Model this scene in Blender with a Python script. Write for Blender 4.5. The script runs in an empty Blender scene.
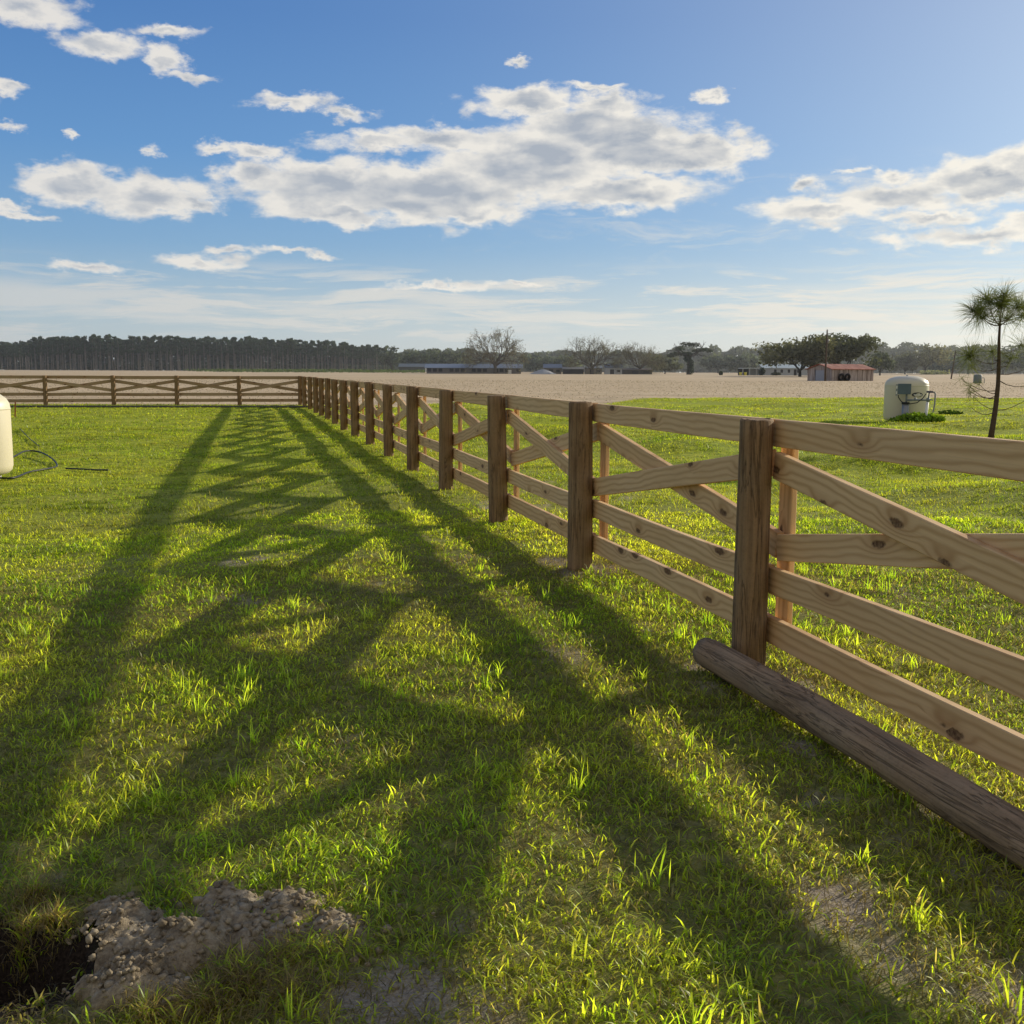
import bpy, bmesh, math, random
import numpy as np
from mathutils import Vector, Matrix
R = math.radians
random.seed(7)
rng = np.random.default_rng(11)
SC = bpy.context.scene
COL = SC.collection
PI = math.pi

# ------------------------------------------------------------------ camera
CAMZ, FPX, PITCH, ROLL = 1.55, 1075.0, R(7.42), R(.232)
cd = bpy.data.cameras.new('camera')
cam = bpy.data.objects.new('camera', cd)
COL.objects.link(cam)
cd.sensor_width = 36
cd.lens = FPX / 1024 * 36
cd.clip_start = .05
cd.clip_end = 9000
cam.matrix_world = Matrix.Translation((0, 0, CAMZ)) @ Matrix.Rotation(R(90) - PITCH, 4, 'X') @ Matrix.Rotation(ROLL, 4, 'Z')
SC.camera = cam
SC.view_settings.view_transform = 'Standard'
SC.view_settings.look = 'None'
SC.view_settings.exposure = 0


def ray(u, v):
    A, B = u - 512, v - 512
    a = A * math.cos(ROLL) + B * math.sin(ROLL)
    b = -A * math.sin(ROLL) + B * math.cos(ROLL)
    return Vector((a, FPX * math.cos(PITCH) - b * math.sin(PITCH), -FPX * math.sin(PITCH) - b * math.cos(PITCH)))


def azel(u, v):
    d = ray(u, v)
    return math.degrees(math.atan2(d.x, d.y)), math.degrees(math.atan2(d.z, math.hypot(d.x, d.y)))


def at_depth(u, v, y):
    d = ray(u, v)
    t = y / d.y
    return Vector((d.x * t, y, CAMZ + d.z * t))


# ------------------------------------------------------------------ noise + terrain
_tab = rng.random((256, 256))


def vnoise(x, y, s=0):
    x = np.asarray(x, float) + s * 17.37
    y = np.asarray(y, float) + s * 9.71
    xi = np.floor(x).astype(int); yi = np.floor(y).astype(int)
    fx = x - xi; fy = y - yi
    fx = fx * fx * (3 - 2 * fx); fy = fy * fy * (3 - 2 * fy)
    a = _tab[xi & 255, yi & 255]; b = _tab[(xi + 1) & 255, yi & 255]
    c = _tab[xi & 255, (yi + 1) & 255]; d = _tab[(xi + 1) & 255, (yi + 1) & 255]
    return (a * (1 - fx) + b * fx) * (1 - fy) + (c * (1 - fx) + d * fx) * fy


def fbm(x, y, s=0, o=4):
    r = 0; a = .5; t = 0
    for i in range(o):
        r = r + a * vnoise(np.asarray(x) * 2 ** i, np.asarray(y) * 2 ** i, s + i * 3)
        t += a; a *= .5
    return r / t


def sm(a, b, x):
    t = np.clip((np.asarray(x, float) - a) / (b - a), 0, 1)
    return t * t * (3 - 2 * t)


TH = R(13.83)
P0 = (1.25, 5.52)
FM = Matrix.Translation((P0[0], P0[1], 0)) @ Matrix.Rotation(TH + PI / 2, 4, 'Z')   # x along the fence, +y towards the camera side


def perp(x, y):
    return -((x - P0[0]) * math.cos(TH) + (y - P0[1]) * math.sin(TH))


HOLE = (-1.72, 2.80)


def holeness(x, y, rim=0.):
    w = fbm(np.asarray(x) * 5, np.asarray(y) * 5, 41, 3) * .5
    d = np.sqrt(((x - HOLE[0]) / .42) ** 2 + ((y - HOLE[1]) / .24) ** 2)
    return sm(1.18 + rim, .95 + rim, d + w - .25)


def height(x, y, dig=True):
    x = np.asarray(x, float); y = np.asarray(y, float)
    p = perp(x, y)
    z = -.13 * sm(1.0, 4.2, p) * (1 - sm(24, 44, y)) * sm(-20, -3, y)
    near = 1 - sm(40, 90, np.hypot(x, y))
    z = z + near * ((fbm(x * .7, y * .7, 1, 3) - .5) * .06 + (fbm(x * 4, y * 4, 5, 3) - .5) * .035)
    z = z + np.clip(y - 235, 0, 380) * .0043
    sw = fbm(x * .33, y * .33, 91, 2)
    z = z + near * (sw - .5) * .55 * sm(-1.3, -4.5, p)
    if dig: z = z - .42 * holeness(x, y)
    return z


def hz(x, y):
    return float(height(x, y))


def ground_at(u, v):
    d = ray(u, v)
    z = 0.
    for _ in range(25):
        t = (z - CAMZ) / d.z
        x, y = d.x * t, d.y * t
        z = z * .5 + float(height(x, y, False)) * .5
    return x, y


# ------------------------------------------------------------------ mesh helpers
def tag(o, label=None, cat=None, group=None, kind=None):
    if label: o['label'] = label
    if cat: o['category'] = cat
    if group: o['group'] = group
    if kind: o['kind'] = kind
    return o


def link(name, me, mat=None, parent=None, smooth=False):
    o = bpy.data.objects.new(name, me)
    COL.objects.link(o)
    if mat is not None:
        me.materials.append(mat)
    if smooth:
        me.polygons.foreach_set('use_smooth', [True] * len(me.polygons))
    if parent is not None:
        o.parent = parent
    return o


def empty(name, loc, rz=0, label=None, cat=None, group=None):
    o = bpy.data.objects.new(name, None)
    o.empty_display_size = .2
    COL.objects.link(o)
    o.location = loc
    o.rotation_euler = (0, 0, rz)
    return tag(o, label, cat, group)


def copy_tree(o, parent=None):
    c = o.copy()
    COL.objects.link(c)
    c.parent = parent
    for ch in [k for k in KIDS.get(o.name, [])]:
        copy_tree(ch, c)
    return c


KIDS = {}


def reg(parent, *kids):
    KIDS.setdefault(parent.name, []).extend(kids)


def np_mesh(name, verts, faces, cols=None, attrs=None):
    """faces: list of (M,k) int arrays"""
    me = bpy.data.meshes.new(name)
    verts = np.asarray(verts, np.float32)
    me.vertices.add(len(verts))
    me.vertices.foreach_set('co', verts.ravel())
    loops = np.concatenate([np.asarray(f, np.int32).ravel() for f in faces])
    tot = np.concatenate([np.full(len(f), np.asarray(f).shape[1], np.int32) for f in faces])
    start = np.concatenate([[0], np.cumsum(tot)[:-1]]).astype(np.int32)
    me.loops.add(len(loops))
    me.loops.foreach_set('vertex_index', loops)
    me.polygons.add(len(tot))
    me.polygons.foreach_set('loop_start', start)
    me.update(calc_edges=True)
    if cols is not None:
        a = me.color_attributes.new('Col', 'FLOAT_COLOR', 'POINT')
        c = np.ones((len(verts), 4), np.float32)
        c[:, :3] = cols
        a.data.foreach_set('color', c.ravel())
    for k, v in (attrs or {}).items():
        a = me.attributes.new(k, 'FLOAT', 'POINT')
        a.data.foreach_set('value', np.asarray(v, np.float32))
    return me


class MB:
    """collects simple shapes into one mesh"""
    def __init__(s):
        s.v = []; s.f = []

    def add(s, vs, fs):
        b = len(s.v)
        s.v += [tuple(v) for v in vs]
        s.f += [tuple(i + b for i in f) for f in fs]
        return s

    def box(s, x0, x1, y0, y1, z0, z1, M=None, sk=0):
        vs = [Vector((x, y, z)) for x in (x0, x1) for y in (y0, y1) for z in (z0, z1)]
        if sk:
            vs = [Vector((v.x, v.y, v.z + sk * (v.x - x0) / (x1 - x0))) for v in vs]
        if M: vs = [M @ v for v in vs]
        return s.add(vs, [(0, 1, 3, 2), (4, 6, 7, 5), (0, 4, 5, 1), (2, 3, 7, 6), (0, 2, 6, 4), (1, 5, 7, 3)])

    def tube(s, pts, rad, n=8, cap=True):
        pts = [Vector(p) for p in pts]
        if not hasattr(rad, '__len__'): rad = [rad] * len(pts)
        b = len(s.v)
        prev = None
        for i, p in enumerate(pts):
            t = (pts[min(i + 1, len(pts) - 1)] - pts[max(i - 1, 0)])
            t = t.normalized() if t.length > 1e-9 else Vector((0, 0, 1))
            if prev is None:
                a = Vector((0, 0, 1)) if abs(t.z) < .9 else Vector((1, 0, 0))
                u = t.cross(a).normalized()
            else:
                u = (prev - t * prev.dot(t)).normalized()
            prev = u
            w = t.cross(u)
            for k in range(n):
                an = 2 * PI * k / n
                s.v.append(tuple(p + (u * math.cos(an) + w * math.sin(an)) * rad[i]))
        for i in range(len(pts) - 1):
            for k in range(n):
                k2 = (k + 1) % n
                s.f.append((b + i * n + k, b + i * n + k2, b + (i + 1) * n + k2, b + (i + 1) * n + k))
        if cap:
            s.f.append(tuple(b + k for k in range(n))[::-1])
            s.f.append(tuple(b + (len(pts) - 1) * n + k for k in range(n)))
        return s

    def lathe(s, prof, n=32, c=(0, 0, 0)):
        b = len(s.v)
        for r, z in prof:
            for k in range(n):
                a = 2 * PI * k / n
                s.v.append((c[0] + r * math.cos(a), c[1] + r * math.sin(a), c[2] + z))
        for i in range(len(prof) - 1):
            for k in range(n):
                k2 = (k + 1) % n
                s.f.append((b + i * n + k, b + i * n + k2, b + (i + 1) * n + k2, b + (i + 1) * n + k))
        s.f.append(tuple(b + k for k in range(n))[::-1])
        s.f.append(tuple(b + (len(prof) - 1) * n + k for k in range(n)))
        return s

    def mesh(s, name):
        me = bpy.data.meshes.new(name)
        me.from_pydata(s.v, [], s.f)
        me.update()
        return me

    def build(s, name, mat=None, parent=None, smooth=False):
        o = link(name, s.mesh(name), mat, parent, smooth)
        if parent is not None: reg(parent, o)
        return o


def quads_mesh(centers, size, cols, flat=.0, seed=0, asp=.6):
    """many small leaf-clump faces"""
    g = np.random.default_rng(seed)
    n = len(centers)
    a = g.normal(size=(n, 3)); a[:, 2] *= (1 - flat)
    a /= np.linalg.norm(a, axis=1)[:, None]
    b = np.cross(a, g.normal(size=(n, 3)))
    b /= np.linalg.norm(b, axis=1)[:, None]
    sz = (size * g.uniform(.5, 1.35, n))[:, None]
    a = a * sz; b = b * sz * asp
    c = np.asarray(centers)
    v = np.stack([c - a, c - b * g.uniform(.6, 1.2, (n, 1)), c + a * g.uniform(.6, 1.2, (n, 1)), c + b], 1).reshape(-1, 3)
    f = np.arange(4 * n).reshape(n, 4)
    return v, f, np.repeat(cols, 4, axis=0)


# ------------------------------------------------------------------ materials
def mat(name):
    m = bpy.data.materials.new(name)
    m.use_nodes = True
    nt = m.node_tree
    nt.nodes.clear()
    out = nt.nodes.new('ShaderNodeOutputMaterial')
    return m, nt, out


class NT:
    def __init__(s, nt):
        s.nt = nt

    def n(s, t, **k):
        nd = s.nt.nodes.new(t)
        for a, b in k.items(): setattr(nd, a, b)
        return nd

    def L(s, a, b):
        s.nt.links.new(a, b)

    def inp(s, sock, v):
        if hasattr(v, 'is_linked') or isinstance(v, bpy.types.NodeSocket): s.L(v, sock)
        elif v is not None:
            sock.default_value = v

    def math(s, op, a, b=None, c=None, clamp=False):
        nd = s.n('ShaderNodeMath', operation=op, use_clamp=clamp)
        s.inp(nd.inputs[0], a)
        if b is not None: s.inp(nd.inputs[1], b)
        if c is not None: s.inp(nd.inputs[2], c)
        return nd.outputs[0]

    def vmath(s, op, a, b=None, out=0):
        nd = s.n('ShaderNodeVectorMath', operation=op)
        s.inp(nd.inputs[0], a)
        if b is not None: s.inp(nd.inputs[1], b)
        return nd.outputs['Value'] if op in ('LENGTH', 'DOT_PRODUCT') else nd.outputs[0]

    def map(s, vec, scale=(1, 1, 1), loc=(0, 0, 0)):
        nd = s.n('ShaderNodeMapping')
        s.L(vec, nd.inputs[0])
        nd.inputs['Scale'].default_value = scale
        nd.inputs['Location'].default_value = loc
        return nd.outputs[0]

    def noise(s, vec, scale=1, det=4, rough=.55, dist=0, out='Fac'):
        nd = s.n('ShaderNodeTexNoise')
        s.inp(nd.inputs['Vector'], vec)
        nd.inputs['Scale'].default_value = scale
        nd.inputs['Detail'].default_value = det
        nd.inputs['Roughness'].default_value = rough
        nd.inputs['Distortion'].default_value = dist
        return nd.outputs[out]

    def ramp(s, fac, stops):
        nd = s.n('ShaderNodeValToRGB')
        s.L(fac, nd.inputs[0])
        e = nd.color_ramp.elements
        while len(e) > 1: e.remove(e[-1])
        e[0].position = stops[0][0]; e[0].color = (*stops[0][1], 1)
        for p, c in stops[1:]:
            q = e.new(p); q.color = (*c, 1)
        return nd.outputs[0]

    def mix(s, fac, a, b, mode='MIX'):
        nd = s.n('ShaderNodeMix', data_type='RGBA', blend_type=mode)
        s.inp(nd.inputs[0], fac)
        for k, v in ((6, a), (7, b)):
            if isinstance(v, tuple): nd.inputs[k].default_value = (*v, 1) if len(v) == 3 else v
            else: s.L(v, nd.inputs[k])
        return nd.outputs[2]

    def rng(s, v, a, b, c=0., d=1., smooth=False):
        nd = s.n('ShaderNodeMapRange')
        if smooth: nd.interpolation_type = 'SMOOTHSTEP'
        s.L(v, nd.inputs[0])
        for i, q in enumerate((a, b, c, d)): nd.inputs[i + 1].default_value = q
        return nd.outputs[0]

    def bsdf(s, col, rough=.8, bump=None, bstr=.3, bdist=.01, spec=.3, metal=0):
        p = s.n('ShaderNodeBsdfPrincipled')
        if isinstance(col, tuple): p.inputs['Base Color'].default_value = (*col, 1)
        else: s.L(col, p.inputs['Base Color'])
        s.inp(p.inputs['Roughness'], rough)
        p.inputs['Specular IOR Level'].default_value = spec
        p.inputs['Metallic'].default_value = metal
        if bump is not None:
            b = s.n('ShaderNodeBump')
            b.inputs['Strength'].default_value = bstr
            b.inputs['Distance'].default_value = bdist
            s.L(bump, b.inputs['Height'])
            s.L(b.outputs[0], p.inputs['Normal'])
        return p.outputs[0]


def obj_vec(N, rand=True):
    tc = N.n('ShaderNodeTexCoord').outputs['Object']
    if not rand: return tc
    r = N.n('ShaderNodeObjectInfo').outputs['Random']
    c = N.n('ShaderNodeCombineXYZ')
    for i, k in enumerate((37., 11., 23.)):
        N.L(N.math('MULTIPLY', r, k), c.inputs[i])
    return N.vmath('ADD', tc, c.outputs[0])


def simple(name, col, rough=.7, var=.25, scale=6, spec=.3, metal=0, bump=.15):
    m, nt, out = mat(name)
    N = NT(nt)
    v = obj_vec(N)
    n = N.noise(v, scale, 5)
    c = N.mix(n, tuple(k * (1 - var) for k in col), tuple(min(1, k * (1 + var)) for k in col))
    N.L(N.bsdf(c, rough, n, bump, .01, spec, metal), out.inputs[0])
    return m


def lumber_mat(name, base, dark, rough=.75, grey=.0):
    """sawn pine: grain runs along local X"""
    m, nt, out = mat(name)
    N = NT(nt)
    v = obj_vec(N)
    warp = N.noise(N.map(v, (.9, 3, 3)), 1.0, 3)
    # knots
    vo = N.n('ShaderNodeTexVoronoi', feature='F1', voronoi_dimensions='2D')
    vo.inputs['Scale'].default_value = 1
    ks = N.n('ShaderNodeSeparateXYZ'); N.L(v, ks.inputs[0])
    kc = N.n('ShaderNodeCombineXYZ'); N.L(N.math('MULTIPLY', ks.outputs[0], 1.9), kc.inputs[0]); N.L(N.math('MULTIPLY', ks.outputs[2], 5.2), kc.inputs[1])
    N.L(kc.outputs[0], vo.inputs['Vector'])
    kd = vo.outputs['Distance']
    sel = N.rng(N.n_sep(vo.outputs['Color']) if False else vo.outputs['Color'], 0, 1) if False else None
    sep = N.n('ShaderNodeSeparateColor'); N.L(vo.outputs['Color'], sep.inputs[0])
    pick = N.math('GREATER_THAN', sep.outputs[0], .4)
    size = N.math('MULTIPLY_ADD', sep.outputs[1], .08, .065)
    kn = N.math('MULTIPLY', N.rng(N.math('SUBTRACT', N.math('ADD', kd, N.math('MULTIPLY', N.noise(v, 26, 3), .11)), size), 0.0, .055, 1, 0, True), pick)
    kring = N.math('MULTIPLY', N.rng(kd, .05, .38, 1, 0, True), pick)
    ps = N.n('ShaderNodeSeparateXYZ'); N.L(v, ps.inputs[0])
    ph = N.math('ADD', N.math('MULTIPLY', ps.outputs[2], 150.), N.math('MULTIPLY', warp, 26.))
    ph = N.math('ADD', ph, N.math('MULTIPLY', ps.outputs[1], 45.))
    ph = N.math('ADD', ph, N.math('MULTIPLY', kring, 9.))
    g = N.math('MULTIPLY_ADD', N.math('SINE', ph), .5, .5)
    g = N.math('POWER', g, 2.2)
    fib = N.noise(N.map(v, (3, 160, 160)), 1.0, 3, .7)
    blot = N.noise(N.map(v, (1.1, 4, 4)), 1.0, 4)
    c = N.mix(N.math('MULTIPLY', g, .68), base, dark)
    c = N.mix(N.rng(fib, .35, .75, 0, .35), c, tuple(k * .65 for k in base))
    c = N.mix(N.rng(blot, .45, .75, 0, .45), c, tuple(k * q for k, q in zip(base, (.72, .62, .5))))
    # saw marks / greenish treatment tint
    c = N.mix(N.rng(N.noise(N.map(v, (.5, 1.5, 1.5)), 1, 2), .4, .7, 0, .3 + grey), c, (.60, .44, .26))
    tone = N.n('ShaderNodeObjectInfo').outputs['Random']
    c = N.mix(N.math('MULTIPLY', N.math('FRACT', N.math('MULTIPLY', tone, 7.3)), .5), c, N.mix(1.0, c, (.74, .66, .56), 'MULTIPLY'))
    c = N.mix(N.math('MULTIPLY', kring, .28), c, (.30, .11, .03))
    c = N.mix(N.math('MULTIPLY', kn, N.rng(N.noise(v, 70, 3), .3, .7, .55, 1)), c, (.075, .032, .014))
    h = N.math('ADD', N.math('MULTIPLY', fib, .7), N.math('MULTIPLY', g, .3))
    h = N.math('SUBTRACT', h, N.math('MULTIPLY', kn, .4))
    N.L(N.bsdf(c, rough, h, .35, .004, .25), out.inputs[0])
    return m


def post_mat(name, base, dark, axis='Z', grey=(.19, .16, .12)):
    """round treated post, checks and grain along the axis"""
    m, nt, out = mat(name)
    N = NT(nt)
    v = obj_vec(N)
    lo = (1.2, 1.2, 1.2)
    st = {'Z': (38, 38, 1.6), 'X': (1.6, 38, 38)}[axis]
    st2 = {'Z': (14, 14, .9), 'X': (.9, 14, 14)}[axis]
    g = N.noise(N.map(v, st), 1, 5, .65, .3)
    g2 = N.noise(N.map(v, st2), 1, 4, .6, .8)
    bl = N.noise(v, 3.2, 4)
    fine = N.noise(v, 60, 3)
    c = N.ramp(g, [(.3, dark), (.5, base), (.7, tuple(k * 1.35 for k in base))])
    c = N.mix(N.rng(bl, .4, .7, 0, .55), c, grey)
    crack = N.rng(N.math('ABSOLUTE', N.math('SUBTRACT', g2, .5)), 0, .018, 1, 0)
    c = N.mix(N.math('MULTIPLY', crack, .55), c, tuple(k * .35 for k in dark))
    c = N.mix(N.rng(fine, .5, .8, 0, .25), c, (.04, .03, .02))
    h = N.math('SUBTRACT', N.math('ADD', g, N.math('MULTIPLY', fine, .3)), N.math('MULTIPLY', crack, .8))
    N.L(N.bsdf(c, .85, h, .7, .009, .2), out.inputs[0])
    return m


M_LUMBER = lumber_mat('sawn_pine', (.86, .59, .30), (.52, .29, .11))
M_LUMBER2 = lumber_mat('sawn_pine_shaded', (.42, .30, .18), (.28, .19, .11), grey=0)  # darker copy of the pine: the far fence's shade put into its colour
M_POST = post_mat('treated_post', (.25, .155, .075), (.12, .072, .036), grey=(.32, .23, .13))
M_LOG = post_mat('weathered_log', (.31, .205, .115), (.13, .085, .05), 'X', grey=(.35, .265, .17))
M_TANK = simple('cream_paint', (.62, .57, .43), .45, .05, 2, .4)
M_TANKB = simple('pale_yellow_paint', (.66, .60, .43), .45, .05, 2, .4)  # slightly lighter, yellower cream of the left tank
M_GREYPL = simple('grey_plastic', (.20, .23, .25), .5, .1, 10)
M_GALV = simple('galvanised', (.24, .25, .26), .45, .15, 14, .5, .3)
M_BLACK = simple('black_rubber', (.02, .02, .022), .5, .2, 20)
M_WHITE = simple('white_enamel', (.7, .7, .68), .5, .08, 5)
M_RUST = simple('rusty_iron', (.32, .10, .04), .8, .35, 15)
M_DARKW = simple('dark_old_wood', (.10, .08, .065), .9, .3, 3)


def leaf_mat(name, trans=.35, gloss=.03, mult=1.0, tint=(1.44, 1.42, .5)):
    m, nt, out = mat(name)
    N = NT(nt)
    a = N.n('ShaderNodeAttribute', attribute_name='Col')
    c = a.outputs['Color']
    if mult != 1.0: c = N.mix(1.0, c, (mult, mult, mult), 'MULTIPLY')
    d = N.n('ShaderNodeBsdfDiffuse'); N.L(c, d.inputs[0])
    t = N.n('ShaderNodeBsdfTranslucent')
    N.L(N.mix(1.0, c, tint, 'MULTIPLY'), t.inputs[0])
    mx = N.n('ShaderNodeMixShader'); mx.inputs[0].default_value = trans
    N.L(d.outputs[0], mx.inputs[1]); N.L(t.outputs[0], mx.inputs[2])
    g = N.n('ShaderNodeBsdfGlossy'); g.inputs['Roughness'].default_value = .45
    g.inputs[0].default_value = (.9, .95, .8, 1)
    m2 = N.n('ShaderNodeMixShader'); m2.inputs[0].default_value = gloss
    N.L(mx.outputs[0], m2.inputs[1]); N.L(g.outputs[0], m2.inputs[2])
    N.L(m2.outputs[0], out.inputs[0])
    return m


M_GRASS = leaf_mat('grass_blades', .78, .03)
M_LEAF = leaf_mat('foliage', .3, .01)
M_BARK = simple('bark', (.13, .105, .08), .9, .4, 5, .1)
M_BARKF = simple('far_bark', (.045, .042, .040), .9, .3, 1, .1)

# ------------------------------------------------------------------ ground
LAWN_B = (49.5, 68.0)
m, nt, out = mat('ground')
N = NT(nt)
geo = N.n('ShaderNodeNewGeometry').outputs['Position']
px = N.n('ShaderNodeSeparateXYZ'); N.L(geo, px.inputs[0])
wob = N.noise(N.map(geo, (.25, .25, .25)), 1, 4)
bound = N.rng(px.outputs[0], 2.5, 9.5, LAWN_B[0], LAWN_B[1], True)
fieldm = N.rng(N.math('SUBTRACT', N.math('ADD', px.outputs[1], N.math('MULTIPLY', wob, 3.0)), bound), 1.0, 2.4, 0, 1)
soil = N.n('ShaderNodeAttribute', attribute_name='soil').outputs['Fac']
hole = N.n('ShaderNodeAttribute', attribute_name='hole').outputs['Fac']
n1 = N.noise(geo, 1.3, 5); n2 = N.noise(geo, 14, 5, .7); n3 = N.noise(geo, 90, 4, .7)
near_c = N.ramp(n2, [(.3, (.08, .085, .02)), (.5, (.20, .21, .045)), (.72, (.38, .34, .13))])
near_c = N.mix(N.rng(n3, .45, .75, 0, .6), near_c, (.24, .20, .12))
far_c = N.ramp(N.noise(geo, .35, 6, .7), [(.25, (.32, .37, .022)), (.5, (.48, .51, .034)), (.75, (.60, .58, .06))])
far_c = N.mix(N.rng(N.noise(N.map(geo, (.8, 1.6, 1)), 3.0, 6, .8), .4, .62, .6, 0), far_c, (.12, .17, .014))
far_c = N.mix(N.rng(N.noise(geo, .9, 5, .7), .58, .78, 0, .5), far_c, (.24, .20, .09))
dist = N.math('ADD', N.math('ABSOLUTE', px.outputs[0]), px.outputs[1])
far_c = N.mix(N.rng(N.noise(N.map(geo, (9, 5, 1)), 1, 5, .8), .40, .60, .5, 0), far_c, (.10, .15, .014))
lawn_c = N.mix(N.rng(dist, 8, 24, 0, 1), near_c, far_c)
sand_c = N.ramp(n3, [(.3, (.17, .135, .095)), (.55, (.36, .30, .22)), (.75, (.50, .44, .34))])
lawn_c = N.mix(N.rng(N.math('ADD', soil, N.math('MULTIPLY', N.math('SUBTRACT', n2, .5), .7)), .35, .7, 0, 1), lawn_c, sand_c)
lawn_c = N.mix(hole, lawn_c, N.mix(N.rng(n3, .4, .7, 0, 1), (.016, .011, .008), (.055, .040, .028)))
fn = N.noise(N.map(geo, (.05, .55, 1)), 1, 5, .65)
fn2 = N.noise(N.map(geo, (1.2, 2.6, 1)), 1, 6, .75)
fld = N.ramp(fn, [(.28, (.37, .28, .165)), (.5, (.58, .45, .285)), (.72, (.77, .63, .42))])
fld = N.mix(N.rng(fn2, .42, .62, 0, .45), fld, (.30, .21, .13))
fld = N.mix(N.rng(N.noise(N.map(geo, (.02, .12, 1)), 1, 3), .52, .7, 0, .35), fld, (.42, .35, .20))
col = N.mix(fieldm, lawn_c, fld)
hb = N.math('ADD', N.math('MULTIPLY', n2, .5), N.math('MULTIPLY', n3, .35))
N.L(N.bsdf(col, .95, hb, .7, .03, .1), out.inputs[0])
M_GROUND = m

SAND = []
for u, v, r, s in [(556, 562, .22, 1), (600, 570, .25, 1), (574, 572, .2, 1), (785, 682, .22, 1), (700, 668, .12, .9), (489, 509, .2, .8),
                   (770, 705, .2, .55), (715, 688, .25, .5), (800, 745, .16, .7), (740, 790, .28, .45), (840, 905, .25, .8), (900, 960, .3, .6),
                   (400, 1000, .22, 1), (350, 1000, .15, .9), (480, 1015, .2, .7), (990, 820, .25, .7), (1005, 900, .3, .45), (680, 820, .2, .4),
                   (350, 610, .3, .35), (250, 603, .3, .6), (640, 690, .3, .35), (1000, 990, .3, .7), (690, 770, .22, .5), (330, 940, .2, .5),
                   (345, 745, .22, .45), (610, 715, .25, .35), (430, 475, .35, .5), (820, 800, .15, .6), (905, 840, .2, .5)]:
    gx, gy = ground_at(u, v)
    SAND.append((gx, gy, r, s))


def soilness(x, y):
    x = np.asarray(x, float); y = np.asarray(y, float)
    s = np.zeros_like(x)
    for gx, gy, r, a in SAND:
        d2 = ((x - gx) ** 2 + ((y - gy) * .8) ** 2) / (r * r)
        s = np.maximum(s, a * np.exp(-d2 * 1.3))
    near = 1 - sm(14, 26, np.hypot(x, y))
    s = np.maximum(s, .55 * sm(.64, .8, fbm(x * 1.6, y * 1.6, 77, 4)) * near)
    return s


def ticks(lo, hi, step, growth, far, far_neg):
    t = list(np.arange(lo, hi + 1e-6, step))
    s = step; x = hi
    while x < far:
        s *= growth; x += s; t.append(x)
    s = step; x = lo; neg = []
    while x > far_neg:
        s *= growth; x -= s; neg.append(x)
    return np.array(neg[::-1] + t)


gx_ = ticks(-3.2, 3.2, .035, 1.07, 4000, -4000)
gy_ = ticks(1.7, 7.0, .035, 1.05, 7000, -300)
X, Y = np.meshgrid(gx_, gy_, indexing='ij')
Z = height(X, Y)
nx, ny = X.shape
idx = np.arange(nx * ny).reshape(nx, ny)
F = np.stack([idx[:-1, :-1], idx[1:, :-1], idx[1:, 1:], idx[:-1, 1:]], -1).reshape(-1, 4)
me = np_mesh('ground', np.stack([X, Y, Z], -1).reshape(-1, 3), [F],
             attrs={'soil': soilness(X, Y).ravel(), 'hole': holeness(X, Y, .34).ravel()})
tag(link('ground', me, M_GROUND, None, True), kind='structure')

# ------------------------------------------------------------------ dirt mound beside the hole
m, nt, out = mat('dug_dirt')
N = NT(nt)
v = N.n('ShaderNodeNewGeometry').outputs['Position']
a1 = N.noise(v, 13, 8, .75); a2 = N.noise(v, 70, 5, .75)
c = N.ramp(a1, [(.32, (.14, .11, .07)), (.5, (.40, .33, .22)), (.68, (.64, .54, .38))])
c = N.mix(N.rng(a2, .4, .7, 0, .45), c, (.14, .095, .06))
N.L(N.bsdf(c, 1., N.math('ADD', a1, N.math('MULTIPLY', a2, .5)), .9, .02, .05), out.inputs[0])
M_DIRT = m
LUMPS = [(130, 938, .16, .10), (150, 965, .13, .09), (190, 950, .16, .10), (110, 915, .10, .06), (235, 925, .14, .065), (285, 908, .13, .05), (330, 926, .12, .035),
         (165, 990, .10, .05), (220, 905, .12, .06), (355, 932, .08, .025), (255, 945, .12, .05), (120, 985, .12, .08), (95, 955, .12, .08), (175, 1000, .12, .05)]
LP = [(*ground_at(u, v), r, h) for u, v, r, h in LUMPS]
# inside the hole's rim the ray meets low ground; keep the lumps on the level ground beside it
mx = np.arange(-1.75, -.25, .0115); my = np.arange(2.35, 3.75, .0115)
MX, MY = np.meshgrid(mx, my, indexing='ij')
mz = np.zeros_like(MX)
for gx, gy, r, h in LP:
    wob = 1 + 1.5 * (fbm(MX * 7, MY * 7, 13, 4) - .5)
    d = np.sqrt((MX - gx) ** 2 + (MY - gy) ** 2) / r * wob
    mz = np.maximum(mz, h * .62 * sm(1.25, .15, d))
mz *= 1 - sm(.0, .12, holeness(MX, MY))
dents = np.zeros_like(MX)
for u, v, r in [(172, 930, .055), (150, 915, .05)]:
    gx, gy = ground_at(u, v)
    dents += .06 * np.exp(-((MX - gx) ** 2 + (MY - gy) ** 2) / r ** 2)
lum = (fbm(MX * 14, MY * 14, 21, 5) - .5) * .07 + np.abs(fbm(MX * 32, MY * 32, 25, 3) - .5) * .05
base = -.28 * sm(1.0, 4.2, perp(MX, MY)) + (fbm(MX * .7, MY * .7, 1, 3) - .5) * .06 + (fbm(MX * 4, MY * 4, 5, 3) - .5) * .035
msk = sm(0, .04, mz)
MZ = height(MX, MY) + mz + lum * msk - dents * msk - .05 * (1 - sm(0, .02, mz))
nx, ny = MX.shape
idx = np.arange(nx * ny).reshape(nx, ny)
keep = ((mz[:-1, :-1] > .001) | (mz[1:, 1:] > .001)) & (holeness(MX, MY, .10)[:-1, :-1] < .02) & (holeness(MX, MY, .10)[1:, 1:] < .02)
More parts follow.
